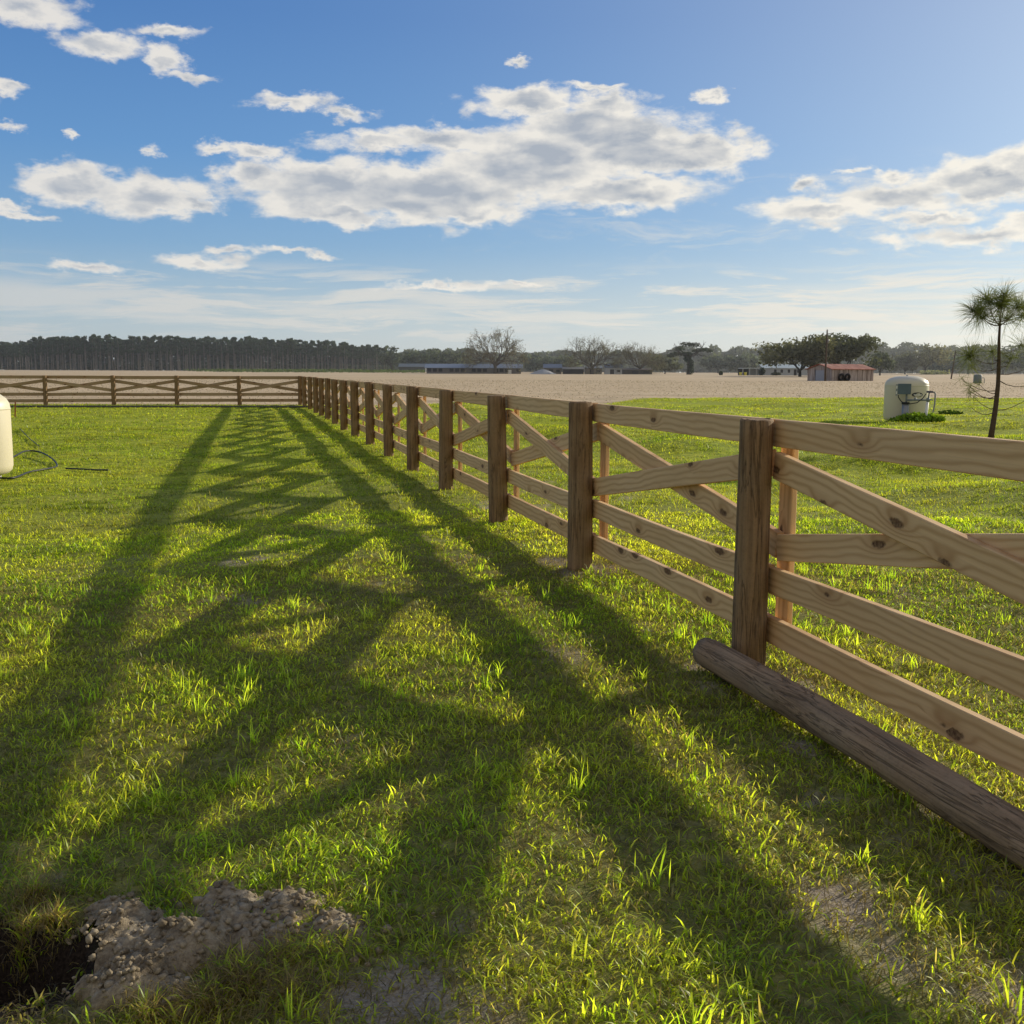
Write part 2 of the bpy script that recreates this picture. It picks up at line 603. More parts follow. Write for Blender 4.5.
F = np.stack([idx[:-1, :-1], idx[1:, :-1], idx[1:, 1:], idx[:-1, 1:]], -1)[keep]
V = [np.stack([MX, MY, MZ], -1).reshape(-1, 3)]
FF = [F]
# clods
tet = bmesh.new(); bmesh.ops.create_icosphere(tet, subdivisions=1, radius=1)
iv = np.array([q.co[:] for q in tet.verts]); ifc = np.array([[q.index for q in f.verts] for f in tet.faces]); tet.free()
off = len(V[0])


def surf(x, y):
    i = int(np.clip(round((x - mx[0]) / .0115), 0, nx - 1)); j = int(np.clip(round((y - my[0]) / .0115), 0, ny - 1))
    return MZ[i, j], mz[i, j]


tr = []
for k in range(1300):
    g = LP[int(rng.integers(len(LP)))]
    q_ = .6 + rng.random() ** 2 * .9; x = g[0] + rng.normal() * g[2] * q_; y = g[1] + rng.normal() * g[2] * q_
    z, mm = surf(x, y)
    if mm < .004: z = hz(x, y)
    if float(holeness(x, y)) > .02: continue
    r = abs(rng.normal()) * .0055 + .0025
    vv = iv * (r * rng.uniform(.7, 1.3, (len(iv), 1))) * np.array([1, rng.uniform(.7, 1.3), rng.uniform(.6, 1)]) + np.array([x, y, z + r * .3])
    V.append(vv); tr.append(ifc + off); off += len(iv)
me = np_mesh('dirt_mound', np.concatenate(V), [F, np.concatenate(tr)])
tag(link('dirt_mound', me, M_DIRT, None, True), 'crumbly heap of dug greyish brown dirt beside the dark hole', 'dirt mound')

# ------------------------------------------------------------------ grass
def field_bound(x):
    return LAWN_B[0] + (LAWN_B[1] - LAWN_B[0]) * sm(2.5, 9.5, x) + .5


def moundness(x, y):
    s = np.zeros_like(x)
    for gx, gy, r, h in LP:
        s = np.maximum(s, 1 - sm(.55, 1.15, np.hypot(x - gx, y - gy) / r))
    return s


V = []; T3 = []; Q4 = []; CC = []
voff = 0


def blades(x, y, h, w, lean, ang, col, segs=2, tipc=1.0, zoff=None):
    """x,y,h,w,lean,ang arrays; col (n,3)"""
    global voff
    n = len(x)
    z = height(x, y) if zoff is None else zoff
    dx, dy = np.cos(ang), np.sin(ang)
    fa = ang + PI / 2 + rng.normal(size=n) * .5
    wx, wy = np.cos(fa), np.sin(fa)
    rows = []
    for k in range(segs + 1):
        t = k / segs
        out_ = lean * h * (t ** 1.6)
        up = h * t * np.sqrt(np.clip(1 - (lean * t) ** 2 * .95, .03, 1)) * (1 - .25 * lean * t)
        cx = x + dx * out_; cy = y + dy * out_; cz = z + up - .004
        if k < segs:
            ww = w * (1 - .45 * t) * .5
            rows.append(np.stack([cx - wx * ww, cy - wy * ww, cz], -1))
            rows.append(np.stack([cx + wx * ww, cy + wy * ww, cz], -1))
        else:
            rows.append(np.stack([cx, cy, cz], -1))
    m_ = len(rows)
    v = np.stack(rows, 1).reshape(-1, 3)
    b = voff + np.arange(n)[:, None] * m_
    for k in range(segs - 1):
        Q4.append(b + np.array([[2 * k, 2 * k + 1, 2 * k + 3, 2 * k + 2]]))
    T3.append(b + np.array([[2 * segs - 2, 2 * segs - 1, 2 * segs]]))
    cc = np.repeat(col[:, None, :], m_, 1)
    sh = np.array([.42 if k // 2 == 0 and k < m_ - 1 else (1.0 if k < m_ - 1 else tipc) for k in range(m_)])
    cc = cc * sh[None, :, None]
    V.append(v); CC.append(cc.reshape(-1, 3))
    voff += n * m_


def grass_cols(n, x, y):
    t = rng.random(n)
    lush = fbm(x * .9, y * .9, 31, 3)
    a = np.array([.25, .42, .035]); b = np.array([.47, .62, .045]); c = np.array([.70, .73, .10])
    k = np.clip(t * .8 + (lush - .5) * 1.5 + .33, 0, 1)[:, None]
    col = np.where(k < .5, a + (b - a) * k * 2, b + (c - b) * (k - .5) * 2)
    return col * rng.uniform(.75, 1.2, (n, 1))


def scatter(r0, r1, dens, amax=36):
    area = .5 * (r1 ** 2 - r0 ** 2) * R(2 * amax)
    n = int(area * dens)
    r = np.sqrt(rng.uniform(r0 * r0, r1 * r1, n))
    a = rng.uniform(-R(amax), R(amax), n)
    return r * np.sin(a), r * np.cos(a)


def keepmask(x, y, dens_noise=.6, hard=True):
    so = soilness(x, y)
    k = rng.random(len(x)) < (1 - dens_noise + dens_noise * sm(.32, .6, fbm(x * 2.2, y * 2.2, 51, 3)))
    k &= rng.random(len(x)) > sm(.25, .9, so) * .86
    k &= holeness(x, y) < .12
    k &= rng.random(len(x)) > moundness(x, y) * .93
    k &= y < field_bound(x) + rng.normal(size=len(x)) * .6
    return k


for r0, r1, dt, nb, hh, ww, sg in [(.9, 2.2, 200, 7, .06, .006, 3), (2.2, 4.2, 820, 8, .06, .006, 3), (4.2, 7, 600, 8, .055, .007, 2), (7, 12, 330, 8, .052, .0095, 2),
                                   (12, 20, 260, 7, .055, .012, 1), (20, 34, 130, 6, .06, .018, 1), (34, 76, 40, 5, .07, .032, 1)]:
    tx, ty = scatter(r0, r1, dt)
    k = keepmask(tx, ty, .55)
    tx, ty = tx[k], ty[k]
    n = len(tx)
    spread = .022 + ww * 2.5
    x = np.repeat(tx, nb) + rng.normal(size=n * nb) * spread
    y = np.repeat(ty, nb) + rng.normal(size=n * nb) * spread
    th = np.repeat(rng.uniform(.55, 1.35, n) * (.7 + .6 * fbm(tx * 1.5, ty * 1.5, 61, 2)), nb)
    h = hh * th * rng.uniform(.5, 1.3, n * nb)
    lean = np.clip(rng.normal(.86, .28, n * nb), .05, 1.1)
    ang = rng.uniform(0, 2 * PI, n * nb)
    w = ww * rng.uniform(.6, 1.3, n * nb)
    col = grass_cols(n * nb, x, y)
    col *= np.repeat(rng.uniform(.55, 1.3, n) * (1.25 - .55 * fbm(tx * .8, ty * 1.6, 85, 3) * (1 + .6 * (r0 > 11))), nb)[:, None]
    dead = rng.random(n * nb) < (.06 + .35 * soilness(x, y) + .18 * sm(.52, .68, fbm(x * 1.1, y * 1.1, 141, 3)))
    col[dead] = np.array([.50, .42, .22]) * rng.uniform(.5, 1.1, (dead.sum(), 1))
    if r0 < 12:
        pm = .35 + .65 * (perp(x, y) > -.5)
    blades(x, y, h, w, lean, ang, col, sg)
# straw thatch lying nearly flat, close to the camera
tx, ty = scatter(1.2, 9, 2200)
k = (holeness(tx, ty) < .3) & (rng.random(len(tx)) > moundness(tx, ty))
tx, ty = tx[k], ty[k]; n = len(tx)
blades(tx, ty, rng.uniform(.03, .09, n), rng.uniform(.002, .0042, n), rng.uniform(.92, 1.1, n), rng.uniform(0, 2 * PI, n),
       np.array([.42, .34, .19]) * rng.uniform(.35, 1.15, (n, 1)), 2)
# taller lush tufts scattered near the camera
tx, ty = scatter(2.0, 9, 7)
k = keepmask(tx, ty, .9); tx, ty = tx[k], ty[k]; n = len(tx); nb = 12
x = np.repeat(tx, nb) + rng.normal(size=n * nb) * .02; y = np.repeat(ty, nb) + rng.normal(size=n * nb) * .02
blades(x, y, rng.uniform(.07, .15, n * nb), rng.uniform(.004, .0068, n * nb), np.clip(rng.normal(.5, .22, n * nb), .05, 1), rng.uniform(0, 2 * PI, n * nb),
       grass_cols(n * nb, x, y) * np.array([.95, 1.05, 1]), 3)
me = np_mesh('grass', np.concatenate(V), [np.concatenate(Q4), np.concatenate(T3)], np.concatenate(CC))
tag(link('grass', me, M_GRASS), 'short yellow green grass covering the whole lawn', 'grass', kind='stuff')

# cut straw stubble standing on the brown field
V = []; T3 = []; Q4 = []; CC = []; voff = 0
tx, ty = scatter(48, 210, 1.7)
k = (ty > field_bound(tx) + 1.0) & (rng.random(len(tx)) < np.clip(75 / ty, .1, 1))
tx, ty = tx[k], ty[k]
ty = np.where(rng.random(len(ty)) < .7, np.round(ty / 1.1) * 1.1 + rng.normal(size=len(ty)) * .12, ty)
n = len(tx)
blades(tx, ty, rng.uniform(.03, .08, n) * (1 + ty / 260), rng.uniform(.05, .12, n) * (.5 + ty / 130), rng.uniform(0, .9, n), rng.uniform(0, 2 * PI, n),
       np.array([.74, .63, .43]) * rng.uniform(.6, 1.05, (n, 1)), 1)
me = np_mesh('field_stubble', np.concatenate(V), [np.concatenate(T3)], np.concatenate(CC))
tag(link('field_stubble', me, leaf_mat('stubble', .35, .0, 1.0, (1, 1, 1))), 'tan cut stubble covering the brown field', 'stubble', kind='stuff')

# torn sod with straw-coloured grass around the hole
V = []; T3 = []; Q4 = []; CC = []; voff = 0
for u, v, r, nn, zz in [(35, 905, .14, 900, .05), (20, 935, .12, 700, .03), (55, 930, .10, 400, .04), (240, 985, .17, 1300, .03), (200, 1010, .15, 1000, .03),
                        (280, 965, .14, 700, .02), (290, 1000, .1, 500, .02), (150, 1020, .1, 400, .02)]:
    gx, gy = ground_at(u, v)
    d = np.abs(rng.normal(size=nn)) * r * .6; a = rng.uniform(0, 2 * PI, nn)
    x = gx + d * np.cos(a); y = gy + d * np.sin(a)
    zb = height(x, y) + zz * np.exp(-(d / r) ** 2 * 1.5) + .0
    green = rng.random(nn) < .14
    col = np.array([.52, .40, .22]) * rng.uniform(.3, 1.15, (nn, 1))
    col[green] = grass_cols(int(green.sum()), x[green], y[green])
    blades(x, y, rng.uniform(.03, .10, nn), rng.uniform(.0016, .0034, nn) * (1 + green), rng.uniform(.5, 1.1, nn), rng.uniform(0, 2 * PI, nn), col, 3, zoff=zb - rng.random(nn) * zz)
me = np_mesh('dry_sod', np.concatenate(V), [np.concatenate(Q4), np.concatenate(T3)], np.concatenate(CC))
tag(link('dry_sod', me, M_GRASS), 'torn straw coloured sod around the dug hole', 'dry grass', kind='stuff')

# ------------------------------------------------------------------ fences
def board(name, length, hgt, thk, M, mat_, parent, sk=0, nm=None, wob=.0):
    """board with its long side on local X; chamfered edges; M places its left lower corner"""
    c = .004
    prof = [(0, c), (0, hgt - c), (c, hgt), (thk - c, hgt), (thk, hgt - c), (thk, c), (thk - c, 0), (c, 0)]
    n = len(prof)
    mb = MB()
    S = 6
    for i in range(S + 1):
        x = length * i / S
        bow = wob * math.sin(PI * i / S)
        for (py, pz) in prof:
            mb.v.append((x, -py, pz + bow))
    for i in range(S):
        for k in range(n):
            k2 = (k + 1) % n
            mb.f.append((i * n + k, (i + 1) * n + k, (i + 1) * n + k2, i * n + k2))
    mb.f.append(tuple(range(n)))
    mb.f.append(tuple(S * n + k for k in range(n))[::-1])
    o = mb.build(name, mat_, parent)
    o.matrix_local = M
    return o


def fence_post(parent, loc, r, h, seed):
    g = random.Random(seed)
    N_ = 28; rings = 14
    mb = MB()
    ph = [g.uniform(0, 6.28) for _ in range(4)]
    lx, ly = g.uniform(-.008, .008), g.uniform(-.006, .006)
    zs = [-.12] + [h * i / rings for i in range(rings)] + [h - .008, h]
    for j, z in enumerate(zs):
        rr = r * (1.03 - .06 * z / h) - (.008 if j == len(zs) - 1 else 0)
        for k in range(N_):
            a = 2 * PI * k / N_
            d = 1 + .018 * math.sin(2 * a + ph[0] + z) + .012 * math.sin(5 * a + ph[1] + z * 2) + .007 * math.sin(11 * a + ph[2] - z * 3)
            mb.v.append((math.cos(a) * rr * d + lx * z, math.sin(a) * rr * d + ly * z, z + (g.uniform(-.004, .004) if j >= len(zs) - 2 else 0)))
    for j in range(len(zs) - 1):
        for k in range(N_):
            k2 = (k + 1) % N_
            mb.f.append((j * N_ + k, j * N_ + k2, (j + 1) * N_ + k2, (j + 1) * N_ + k))
    mb.f.append(tuple((len(zs) - 1) * N_ + k for k in range(N_)))
    o = mb.build('post', M_POST, parent, True)
    o.location = loc
    o.rotation_euler = (g.uniform(-.012, .012), g.uniform(-.012, .012), g.uniform(0, 6))
    for p in o.data.polygons:
        if len(p.vertices) > 4: p.use_smooth = False
    return o


def make_fence(root, pts, far, first_par=0, rad=.093, skip_first_post=False):
    """pts: post positions in root space; 'far' = +1/-1 side where the boards are nailed"""
    g = random.Random(5)
    for i, (x, y) in enumerate(pts):
        if not (skip_first_post and i == 0):
            fence_post(root, (x, y, 0), rad * g.uniform(.95, 1.05), 1.315 + g.uniform(-.01, .015), i * 7 + first_par)
    for i in range(len(pts) - 1):
        a = Vector((*pts[i], 0)); b = Vector((*pts[i + 1], 0))
        d = b - a; L = d.length; an = math.atan2(d.y, d.x)
        B = Matrix.Translation(a) @ Matrix.Rotation(an, 4, 'Z')
        # boards nailed on local -y (far side)
        o1 = -(rad + .002) * 1.0

        def put(nm, z0, z1, off, t=.04, hgt=.14, x0=.004, x1=None, wob=0):
            x1 = L - .004 if x1 is None else x1
            ang = math.atan2(z1 - z0, x1 - x0)
            M = B @ Matrix.Translation((x0, off, z0)) @ Matrix.Rotation(-ang, 4, 'Y')
            board(nm, (x1 - x0) / math.cos(ang) - .002, hgt, t, M, M_LUMBER if first_par < 50 else M_LUMBER2, root, wob=wob)
        e = lambda: g.uniform(-.008, .008)
        for z in (.142, .41): put('rail', z + e(), z + e(), o1, wob=g.uniform(-.01, .01))
        put('top_rail', 1.172 + e() * .5, 1.172 + e() * .5, o1, wob=g.uniform(-.006, .006))
        k = (i + first_par) % 2
        put('brace', .585 + e(), 1.012 + e(), o1 - (.0415 if k else 0), x0=.012, x1=L - .012)
        put('brace', 1.022 + e(), .575 + e(), o1 - (0 if k else .0415), x0=.012, x1=L - .012)
    # vertical batten over each joint
    for i, (x, y) in enumerate(pts):
        if i == 0: d = Vector(pts[1]) - Vector(pts[0])
        elif i == len(pts) - 1: d = Vector(pts[-1]) - Vector(pts[-2])
        else: d = Vector(pts[i + 1]) - Vector(pts[i - 1])
        an = math.atan2(d.y, d.x)
        B = Matrix.Translation((x, y, 0)) @ Matrix.Rotation(an, 4, 'Z')
        off = -(rad + .002 + .084)
        # board long axis is local X -> stand it up
        M = B @ Matrix.Translation((.07, off, .10)) @ Matrix.Rotation(-PI / 2, 4, 'Y')
        board('batten', 1.19, .14, .03, M, M_LUMBER if first_par < 50 else M_LUMBER2, root)


S = [-9.0, -6.0, -3.0, 0, 2.97, 5.83, 8.9, 11.8, 14.8, 17.9, 21.1, 24.2, 27.2, 30.2, 33.1, 36.1, 39.4, 42.8, 46.0]
W = {18: .12, 17: .08, 16: .04}
f1 = empty('wooden_fence', (P0[0], P0[1], 0), TH + PI / 2, 'long timber fence with round posts, crossed braces and plank rails running away across the lawn', 'fence')
pts1 = [(s, W.get(i, 0)) for i, s in enumerate(S)]
make_fence(f1, pts1, -1, 0)
corner = FM @ Vector((46.0, .12, 0))
far = [(corner.x, corner.y), (-12.5, 49.5), (-15.25, 49.1), (-17.95, 48.65), (-20.75, 48.0), (-23.6, 47.35), (-26.5, 46.7), (-29.4, 46.0)]
f2 = empty('wooden_fence', (corner.x, corner.y, 0), 0, 'far timber fence of crossed braces crossing the left end of the lawn', 'fence')
pts2 = [(a - corner.x, b - corner.y) for a, b in far]
# boards must sit on the far side: walk from left to right reversed
make_fence(f2, pts2[::-1][:-1] + [(0, 0)], -1, 1) if False else make_fence(f2, pts2, -1, 51, skip_first_post=True)

# fallen spare post in the grass
log = MB()
g = random.Random(3)
L_ = 3.15; N_ = 26; rings = 40
for j in range(rings + 1):
    x = L_ * j / rings
    for k in range(N_):
        a = 2 * PI * k / N_
        rr = .079 * (1 + .06 * x / L_) * (1 + .02 * math.sin(2 * a + x * .7) + .015 * math.sin(5 * a + x * 2) + .012 * math.sin(3 * a - x * 5))
        if j in (0, rings): rr *= .93
        ex = (.006 if j == 0 else 0)
        log.v.append((x + ex * math.sin(3 * a), rr * math.cos(a), rr * math.sin(a) + .012 * math.sin(x * 1.3)))
for j in range(rings):
    for k in range(N_):
        k2 = (k + 1) % N_
        log.f.append((j * N_ + k, (j + 1) * N_ + k, (j + 1) * N_ + k2, j * N_ + k2))
log.f.append(tuple(range(N_))); log.f.append(tuple(rings * N_ + k for k in range(N_))[::-1])
lo = log.build('log', M_LOG, None, True)
A = Vector((1.035, 5.60)); Bv = Vector((1.80, 2.62))
lo.location = (A.x, A.y, .075)
lo.rotation_euler = (0, 0, math.atan2(Bv.y - A.y, Bv.x - A.x))
for p in lo.data.polygons:
    if len(p.vertices) > 4: p.use_smooth = False
tag(lo, 'weathered grey brown round log lying in the grass at the foot of the nearest post', 'log')

# ------------------------------------------------------------------ water tank with pump, right lawn
def tank(name, loc, r, h, label, matn, logo=None):
    t = empty(name, loc, 0, label, 'tank')
    prof = [(r * .80, .10), (r * .90, .12), (r * .97, .17), (r, .24)]
    prof += [(r * 1.0, h - .30), (r * .985, h - .22), (r * .92, h - .145), (r * .78, h - .075), (r * .5, h - .013), (r * .2, h), (.03, h + .003)]
    MB().lathe(prof, 48).build('shell', matn, t, True)
    MB().lathe([(r * .72, -.05), (r * .72, .115)], 32).build('base_ring', simple('base_grey', (.3, .29, .26)), t, True)
    MB().lathe([(.035, h - .01), (.035, h + .025), (.02, h + .03)], 12).build('air_valve', M_GREYPL, t, True)
    MB().lathe([(r + .003, h - .312), (r + .004, h - .30), (r + .003, h - .288)], 48).build('weld_seam', matn, t, True)
    return t


bx, by = ground_at(905, 424)
TR, THH = .655, 1.50
tk = tank('water_tank', (bx + .12, by + .35, hz(bx, by) - .02), TR, THH, 'squat cream pressure tank with black oval badge on the lawn beyond the fence', M_TANK)
view = math.atan2(-(by + .35), -bx)          # direction from the tank to the house side of the lawn


def on_shell(da, z, extra=.006):
    a = view + da
    return Vector((math.cos(a) * (TR + extra), math.sin(a) * (TR + extra), z)), a


def badge(da, z, wid, hgt, mat_, parent, nm, extra=.006, pts=None):
    n = 24
    mb = MB()
    outline = pts or [(math.cos(2 * PI * k / n) * wid / 2, math.sin(2 * PI * k / n) * hgt / 2) for k in range(n)]
    vs = []
    for (ox, oz) in outline:
        p, _ = on_shell(da + ox / TR, z + oz, extra)
        vs.append(p)
    mb.add(vs, [tuple(range(len(vs)))])
    return mb.build(nm, mat_, parent)


lg = badge(.52, .93, .37, .145, M_BLACK, tk, 'badge')
xs = -.125
for w_ in (.026, .02, .014, .014, None, .022, .018, .022, None, None, .02):
    if w_:
        o = badge(.52 + (xs + w_ / 2) / TR, .93, w_, .05, M_WHITE, lg, 'lettering', .010,
                  [(-w_ / 2, -.024), (w_ / 2, -.024), (w_ / 2, .024), (-w_ / 2, .024)])
        xs += w_ + .008
    else: xs += .018
badge(.12, .31, .07, .09, simple('sticker_pale', (.72, .72, .7)), tk, 'sticker', .006, [(-.035, -.045), (.035, -.045), (.035, .045), (-.035, .045)])
badge(.28, .36, .18, .02, simple('sticker_grey', (.4, .45, .42)), tk, 'sticker', .006, [(-.09, -.012), (.09, -.012), (.09, .012), (-.09, .012)])

pr = empty('well_pump', (bx - .22, by - .50, hz(bx, by - .5)), view + PI / 2, 'galvanised well head with grey control box and pipes in front of the cream tank', 'well pump')
MB().tube([(.02, 0, -.05), (.02, 0, .60)], .10, 20).build('well_casing', M_GALV, pr, True)
MB().tube([(.02, 0, .60), (.02, 0, .66)], .115, 20).build('well_cap', M_BLACK, pr, True)
MB().tube([(.04, 0, .66), (.04, 0, .93)], .03, 10).build('riser', M_GREYPL, pr, True)
cb = MB().box(-.22, .16, -.10, .06, .90, 1.22).build('control_box', simple('box_blue_grey', (.10, .14, .17), .5), pr)
MB().box(-.28, -.223, -.10, .06, .86, 1.20).build('switch_panel', simple('box_side', (.20, .23, .24), .5), cb)
MB().box(-.27, -.235, -.106, -.101, 1.07, 1.16).build('label_plate', M_WHITE, cb)
MB().box(-.27, -.235, -.106, -.101, .90, .99).build('label_plate', M_WHITE, cb)
MB().tube([(.06, 0, .72), (.30, 0, .73), (.66, 0, .73)], .028, 10).tube([(.29, 0, .70), (.29, 0, .80)], .035, 10).build('pipe', M_GREYPL, pr, True)
MB().tube([(.66, 0, .68), (.66, 0, .80)], .05, 12).tube([(.66, 0, .78), (.68, 0, .95)], .022, 10).build('valve', M_GREYPL, pr, True)
MB().box(.60, .78, -.05, .05, .95, 1.01).build('pressure_switch', simple('switch_dark', (.09, .09, .14)), pr)
MB().tube([(.645, 0, .68), (.61, 0, .05), (.60, 0, -.05)], .042, 12).build('standpipe', M_WHITE, pr, True)
MB().tube([(.70, 0, .74), (.80, 0, .74)], .02, 8).tube([(.78, 0, .97), (.83, 0, .97), (.855, 0, .92), (.85, 0, .6), (.80, 0, .25), (.775, 0, -.02)], .024, 10).build('drain_pipe', M_GALV, pr, True)
MB().tube([(-.20, -.02, .88), (-.19, -.02, .80), (-.12, -.02, .70), (-.03, -.03, .63), (.15, -.03, .61), (.35, -.03, .65), (.50, -.03, .78), (.60, -.02, .93)], .014, 8).build('cable', M_BLACK, pr, True)


def leafy(name, cx, cy, rad, n, hgt, col, size, seed, label, cat, group=None):
    g = np.random.default_rng(seed)
    d = np.sqrt(g.random(n)) * rad[0]; a = g.uniform(0, 2 * PI, n)
    x = cx + d * np.cos(a); y = cy + d * np.sin(a) * rad[1] / rad[0]
    z = height(x, y) + g.random(n) * hgt * (1 - (d / rad[0]) ** 2 * .6)
    c = np.asarray(col) * g.uniform(.5, 1.4, (n, 1))
    v, f, cc = quads_mesh(np.stack([x, y, z], -1), size, c, 0, seed)
    o = link(name, np_mesh(name, v, [f], cc), M_LEAF)
    return tag(o, label, cat, group)


leafy('weeds', bx + .08, by - .75, (.85, .40), 1300, .34, (.22, .34, .04), .075, 5, 'leafy green weeds around the foot of the well head', 'weeds')['kind'] = 'stuff'
leafy('weeds', bx - .3, by - .35, (.5, .3), 400, .2, (.05, .09, .02), .05, 6, 'dark low weeds under the left edge of the cream tank', 'weeds')['kind'] = 'stuff'
wx_, wy_ = ground_at(950, 414)
leafy('weeds', wx_, wy_, (.5, .35), 260, .16, (.06, .11, .02), .06, 7, 'small dark green weed tuft on the lawn right of the cream tank', 'weeds')['kind'] = 'stuff'

# left tank
lx, ly = ground_at(-31, 480)
tk2 = tank('water_tank', (lx, ly, hz(lx, ly) - .02), .63, 1.40, 'pale yellow domed tank cut off at the left edge near a black hose', M_TANKB)

# hoses
def hose(pix, r, label, cat='hose', lift=None, mat_=None, nm='hose'):
    P = []
    for i, (u, v) in enumerate(pix):
        x, y = ground_at(u, v)
        P.append(Vector((x, y, hz(x, y) + r + .02 + (lift[i] if lift else 0))))
    # smooth
    Q = []
    for i in range(len(P) - 1):
        p0 = P[max(i - 1, 0)]; p1 = P[i]; p2 = P[i + 1]; p3 = P[min(i + 2, len(P) - 1)]
        for k in range(6):
            t = k / 6
            Q.append(.5 * ((2 * p1) + (p2 - p0) * t + (2 * p0 - 5 * p1 + 4 * p2 - p3) * t * t + (3 * p1 - p0 - 3 * p2 + p3) * t ** 3))
    Q.append(P[-1])
    return tag(MB().tube(Q, r, 8).build(nm, mat_ or M_BLACK, None, True), label, cat)


hose([(4, 466), (14, 463), (26, 457), (40, 457), (52, 462), (57, 468), (46, 471), (30, 474), (14, 480), (-6, 480)], .015, 'black hose looping over the grass beside the left tank',
     lift=[.1, .08, .08, .06, .03, 0, 0, 0, 0, 0])
hose([(66, 470.5), (80, 471), (98, 472), (108, 472)], .014, 'short straight piece of dark pipe half hidden in the lawn', 'pipe', nm='pipe')
hose([(20, 430), (30, 440), (40, 448)], .010, 'thin dark hose end leading through the grass towards the stake', 'hose')
P = [(-27.5, 43.6), (-22, 44.5), (-15, 45.6), (-9, 46.3), (-5, 47.0), (0, 47.8), (2.6, 48.2)]
mb = MB().tube([(x, y, hz(x, y) + .03) for x, y in P], .04, 10)
tag(mb.build('drain_pipe', simple('black_plastic', (.07, .07, .07), .4), None, True), 'long black drainage pipe lying on the grass in front of the far fence', 'pipe')
sx, sy = ground_at(15, 417)
tag(MB().box(-.02, .02, -.02, .02, -.1, .52).build('stake', M_RUST), 'short rusty orange stake standing in the lawn by the left tank', 'stake')
bpy.data.objects['stake'].location = (sx, sy, hz(sx, sy)); bpy.data.objects['stake'].rotation_euler = (.05, .07, .4)

# ------------------------------------------------------------------ young longleaf pine on the right
pxx, pyy = ground_at(989, 446)
pine = empty('young_pine', (pxx, pyy, hz(pxx, pyy)), 0, 'young pine with a mop of long needles on a thin trunk beyond the fence', 'pine tree')
sc_ = pyy / FPX


def pp(u, v, dy=0):      # offsets measured in the tree's own upright plane
    q = at_depth(u, v, pyy)
    return Vector((q.x - pxx, dy, q.z - hz(pxx, pyy)))


trunk = [pp(989, 448), pp(993, 425), pp(996, 405), pp(998, 385), pp(999, 360), pp(999, 340), pp(1000, 322)]
MB().tube(trunk, [.068, .058, .052, .045, .038, .03, .022], 12).build('trunk', simple('pine_bark', (.085, .06, .045), .9, .5, 18, .1, 0, .8), pine, True)
g = random.Random(9)
branches = []


def branch(a, b, r0, bend=.05, dy=0.):
    a = Vector(a); b = Vector(b); b.y += dy
    mid = (a + b) / 2 + Vector((g.uniform(-.03, .03), g.uniform(-.05, .05), -bend))
    branches.append(([a, a.lerp(mid, .5) + Vector((0, 0, -bend * .3)), mid, mid.lerp(b, .5) + Vector((0, 0, -bend * .2)), b], r0))
    return b


tufts = []
for (u, v, dy) in [(975, 310, .1), (983, 302, -.3), (992, 298, .25), (1002, 296, -.1), (1012, 300, .3), (1020, 307, -.15), (1024, 316, .1), (980, 318, -.15), (990, 308, .45),
                   (1008, 308, -.45), (1000, 303, 0), (1015, 318, .4), (985, 312, .35)]:
    tufts.append((branch(trunk[-1] - Vector((0, 0, g.uniform(-.02, .10))), pp(u, v), .014, .06, dy), 125, .38, 1.0))
tufts.append((pp(1000, 306), 170, .36, 1.))
for (v0, u, v, dy, nn, ln) in [(365, 966, 356, -.2, 210, .36), (370, 975, 366, .3, 40, .25), (355, 1024, 345, .1, 80, .34), (362, 998, 352, .25, 90, .34), (368, 1006, 358, -.25, 70, .3),
                               (375, 1036, 362, -.1, 60, .3), (395, 972, 392, .1, 50, .18), (398, 968, 386, -.1, 36, .2), (392, 981, 384, .1, 26, .16), (390, 965, 379, .2, 26, .2),
                               (412, 972, 408, 0, 12, .10), (410, 1034, 396, .1, 30, .2), (408, 978, 398, .2, 18, .15), (380, 1036, 385, .15, 30, .2)]:
    t = (446 - v0) / (446 - 322)
    base_ = trunk[0].lerp(trunk[-1], t)
    k = int(t * 6); k = min(k, 5)
    base_ = trunk[k].lerp(trunk[k + 1], t * 6 - k) if True else base_
    tufts.append((branch(base_, pp(u, v), .016, .09, dy), nn, ln, .8))
for pts_, r0 in branches:
    MB().tube(pts_, [r0 * .8, r0 * .65, r0 * .5, r0 * .4, r0 * .3], 6).build('branch', simple('pine_twig', (.13, .095, .07)) if 'pine_twig' not in bpy.data.materials else bpy.data.materials['pine_twig'], pine, True)
M_NEED = leaf_mat('pine_needles', .45, .03)
for ti, (c, nn, ln, up) in enumerate(tufts):
    gg = np.random.default_rng(ti)
    d = gg.normal(size=(nn, 3)); d[:, 2] += .35 * up; d /= np.linalg.norm(d, axis=1)[:, None]
    L1 = ln * 1.35 * gg.uniform(.7, 1.15, nn)[:, None]
    c0 = np.array(c) + gg.normal(size=(nn, 3)) * .03
    side = np.cross(d, gg.normal(size=(nn, 3))); side /= np.linalg.norm(side, axis=1)[:, None]
    wv = side * .0032
    p1 = c0 + d * L1 * .5; p2 = c0 + d * L1 * .97 + np.array([0, 0, -1.]) * L1 * .16
    p1[:, 2] -= (L1 * .04)[:, 0]
    v = np.stack([c0 - wv, c0 + wv, p1 + wv, p1 - wv, p2], 1).reshape(-1, 3)
    b = np.arange(nn)[:, None] * 5
    cc = np.array([.11, .13, .04]) * gg.uniform(.5, 1.3, (nn, 1))
    o = link('needle_tuft', np_mesh('needle_tuft', v, [b + np.array([[0, 1, 2, 3]]), b + np.array([[3, 2, 4]])], np.repeat(cc, 5, 0)), M_NEED, pine)

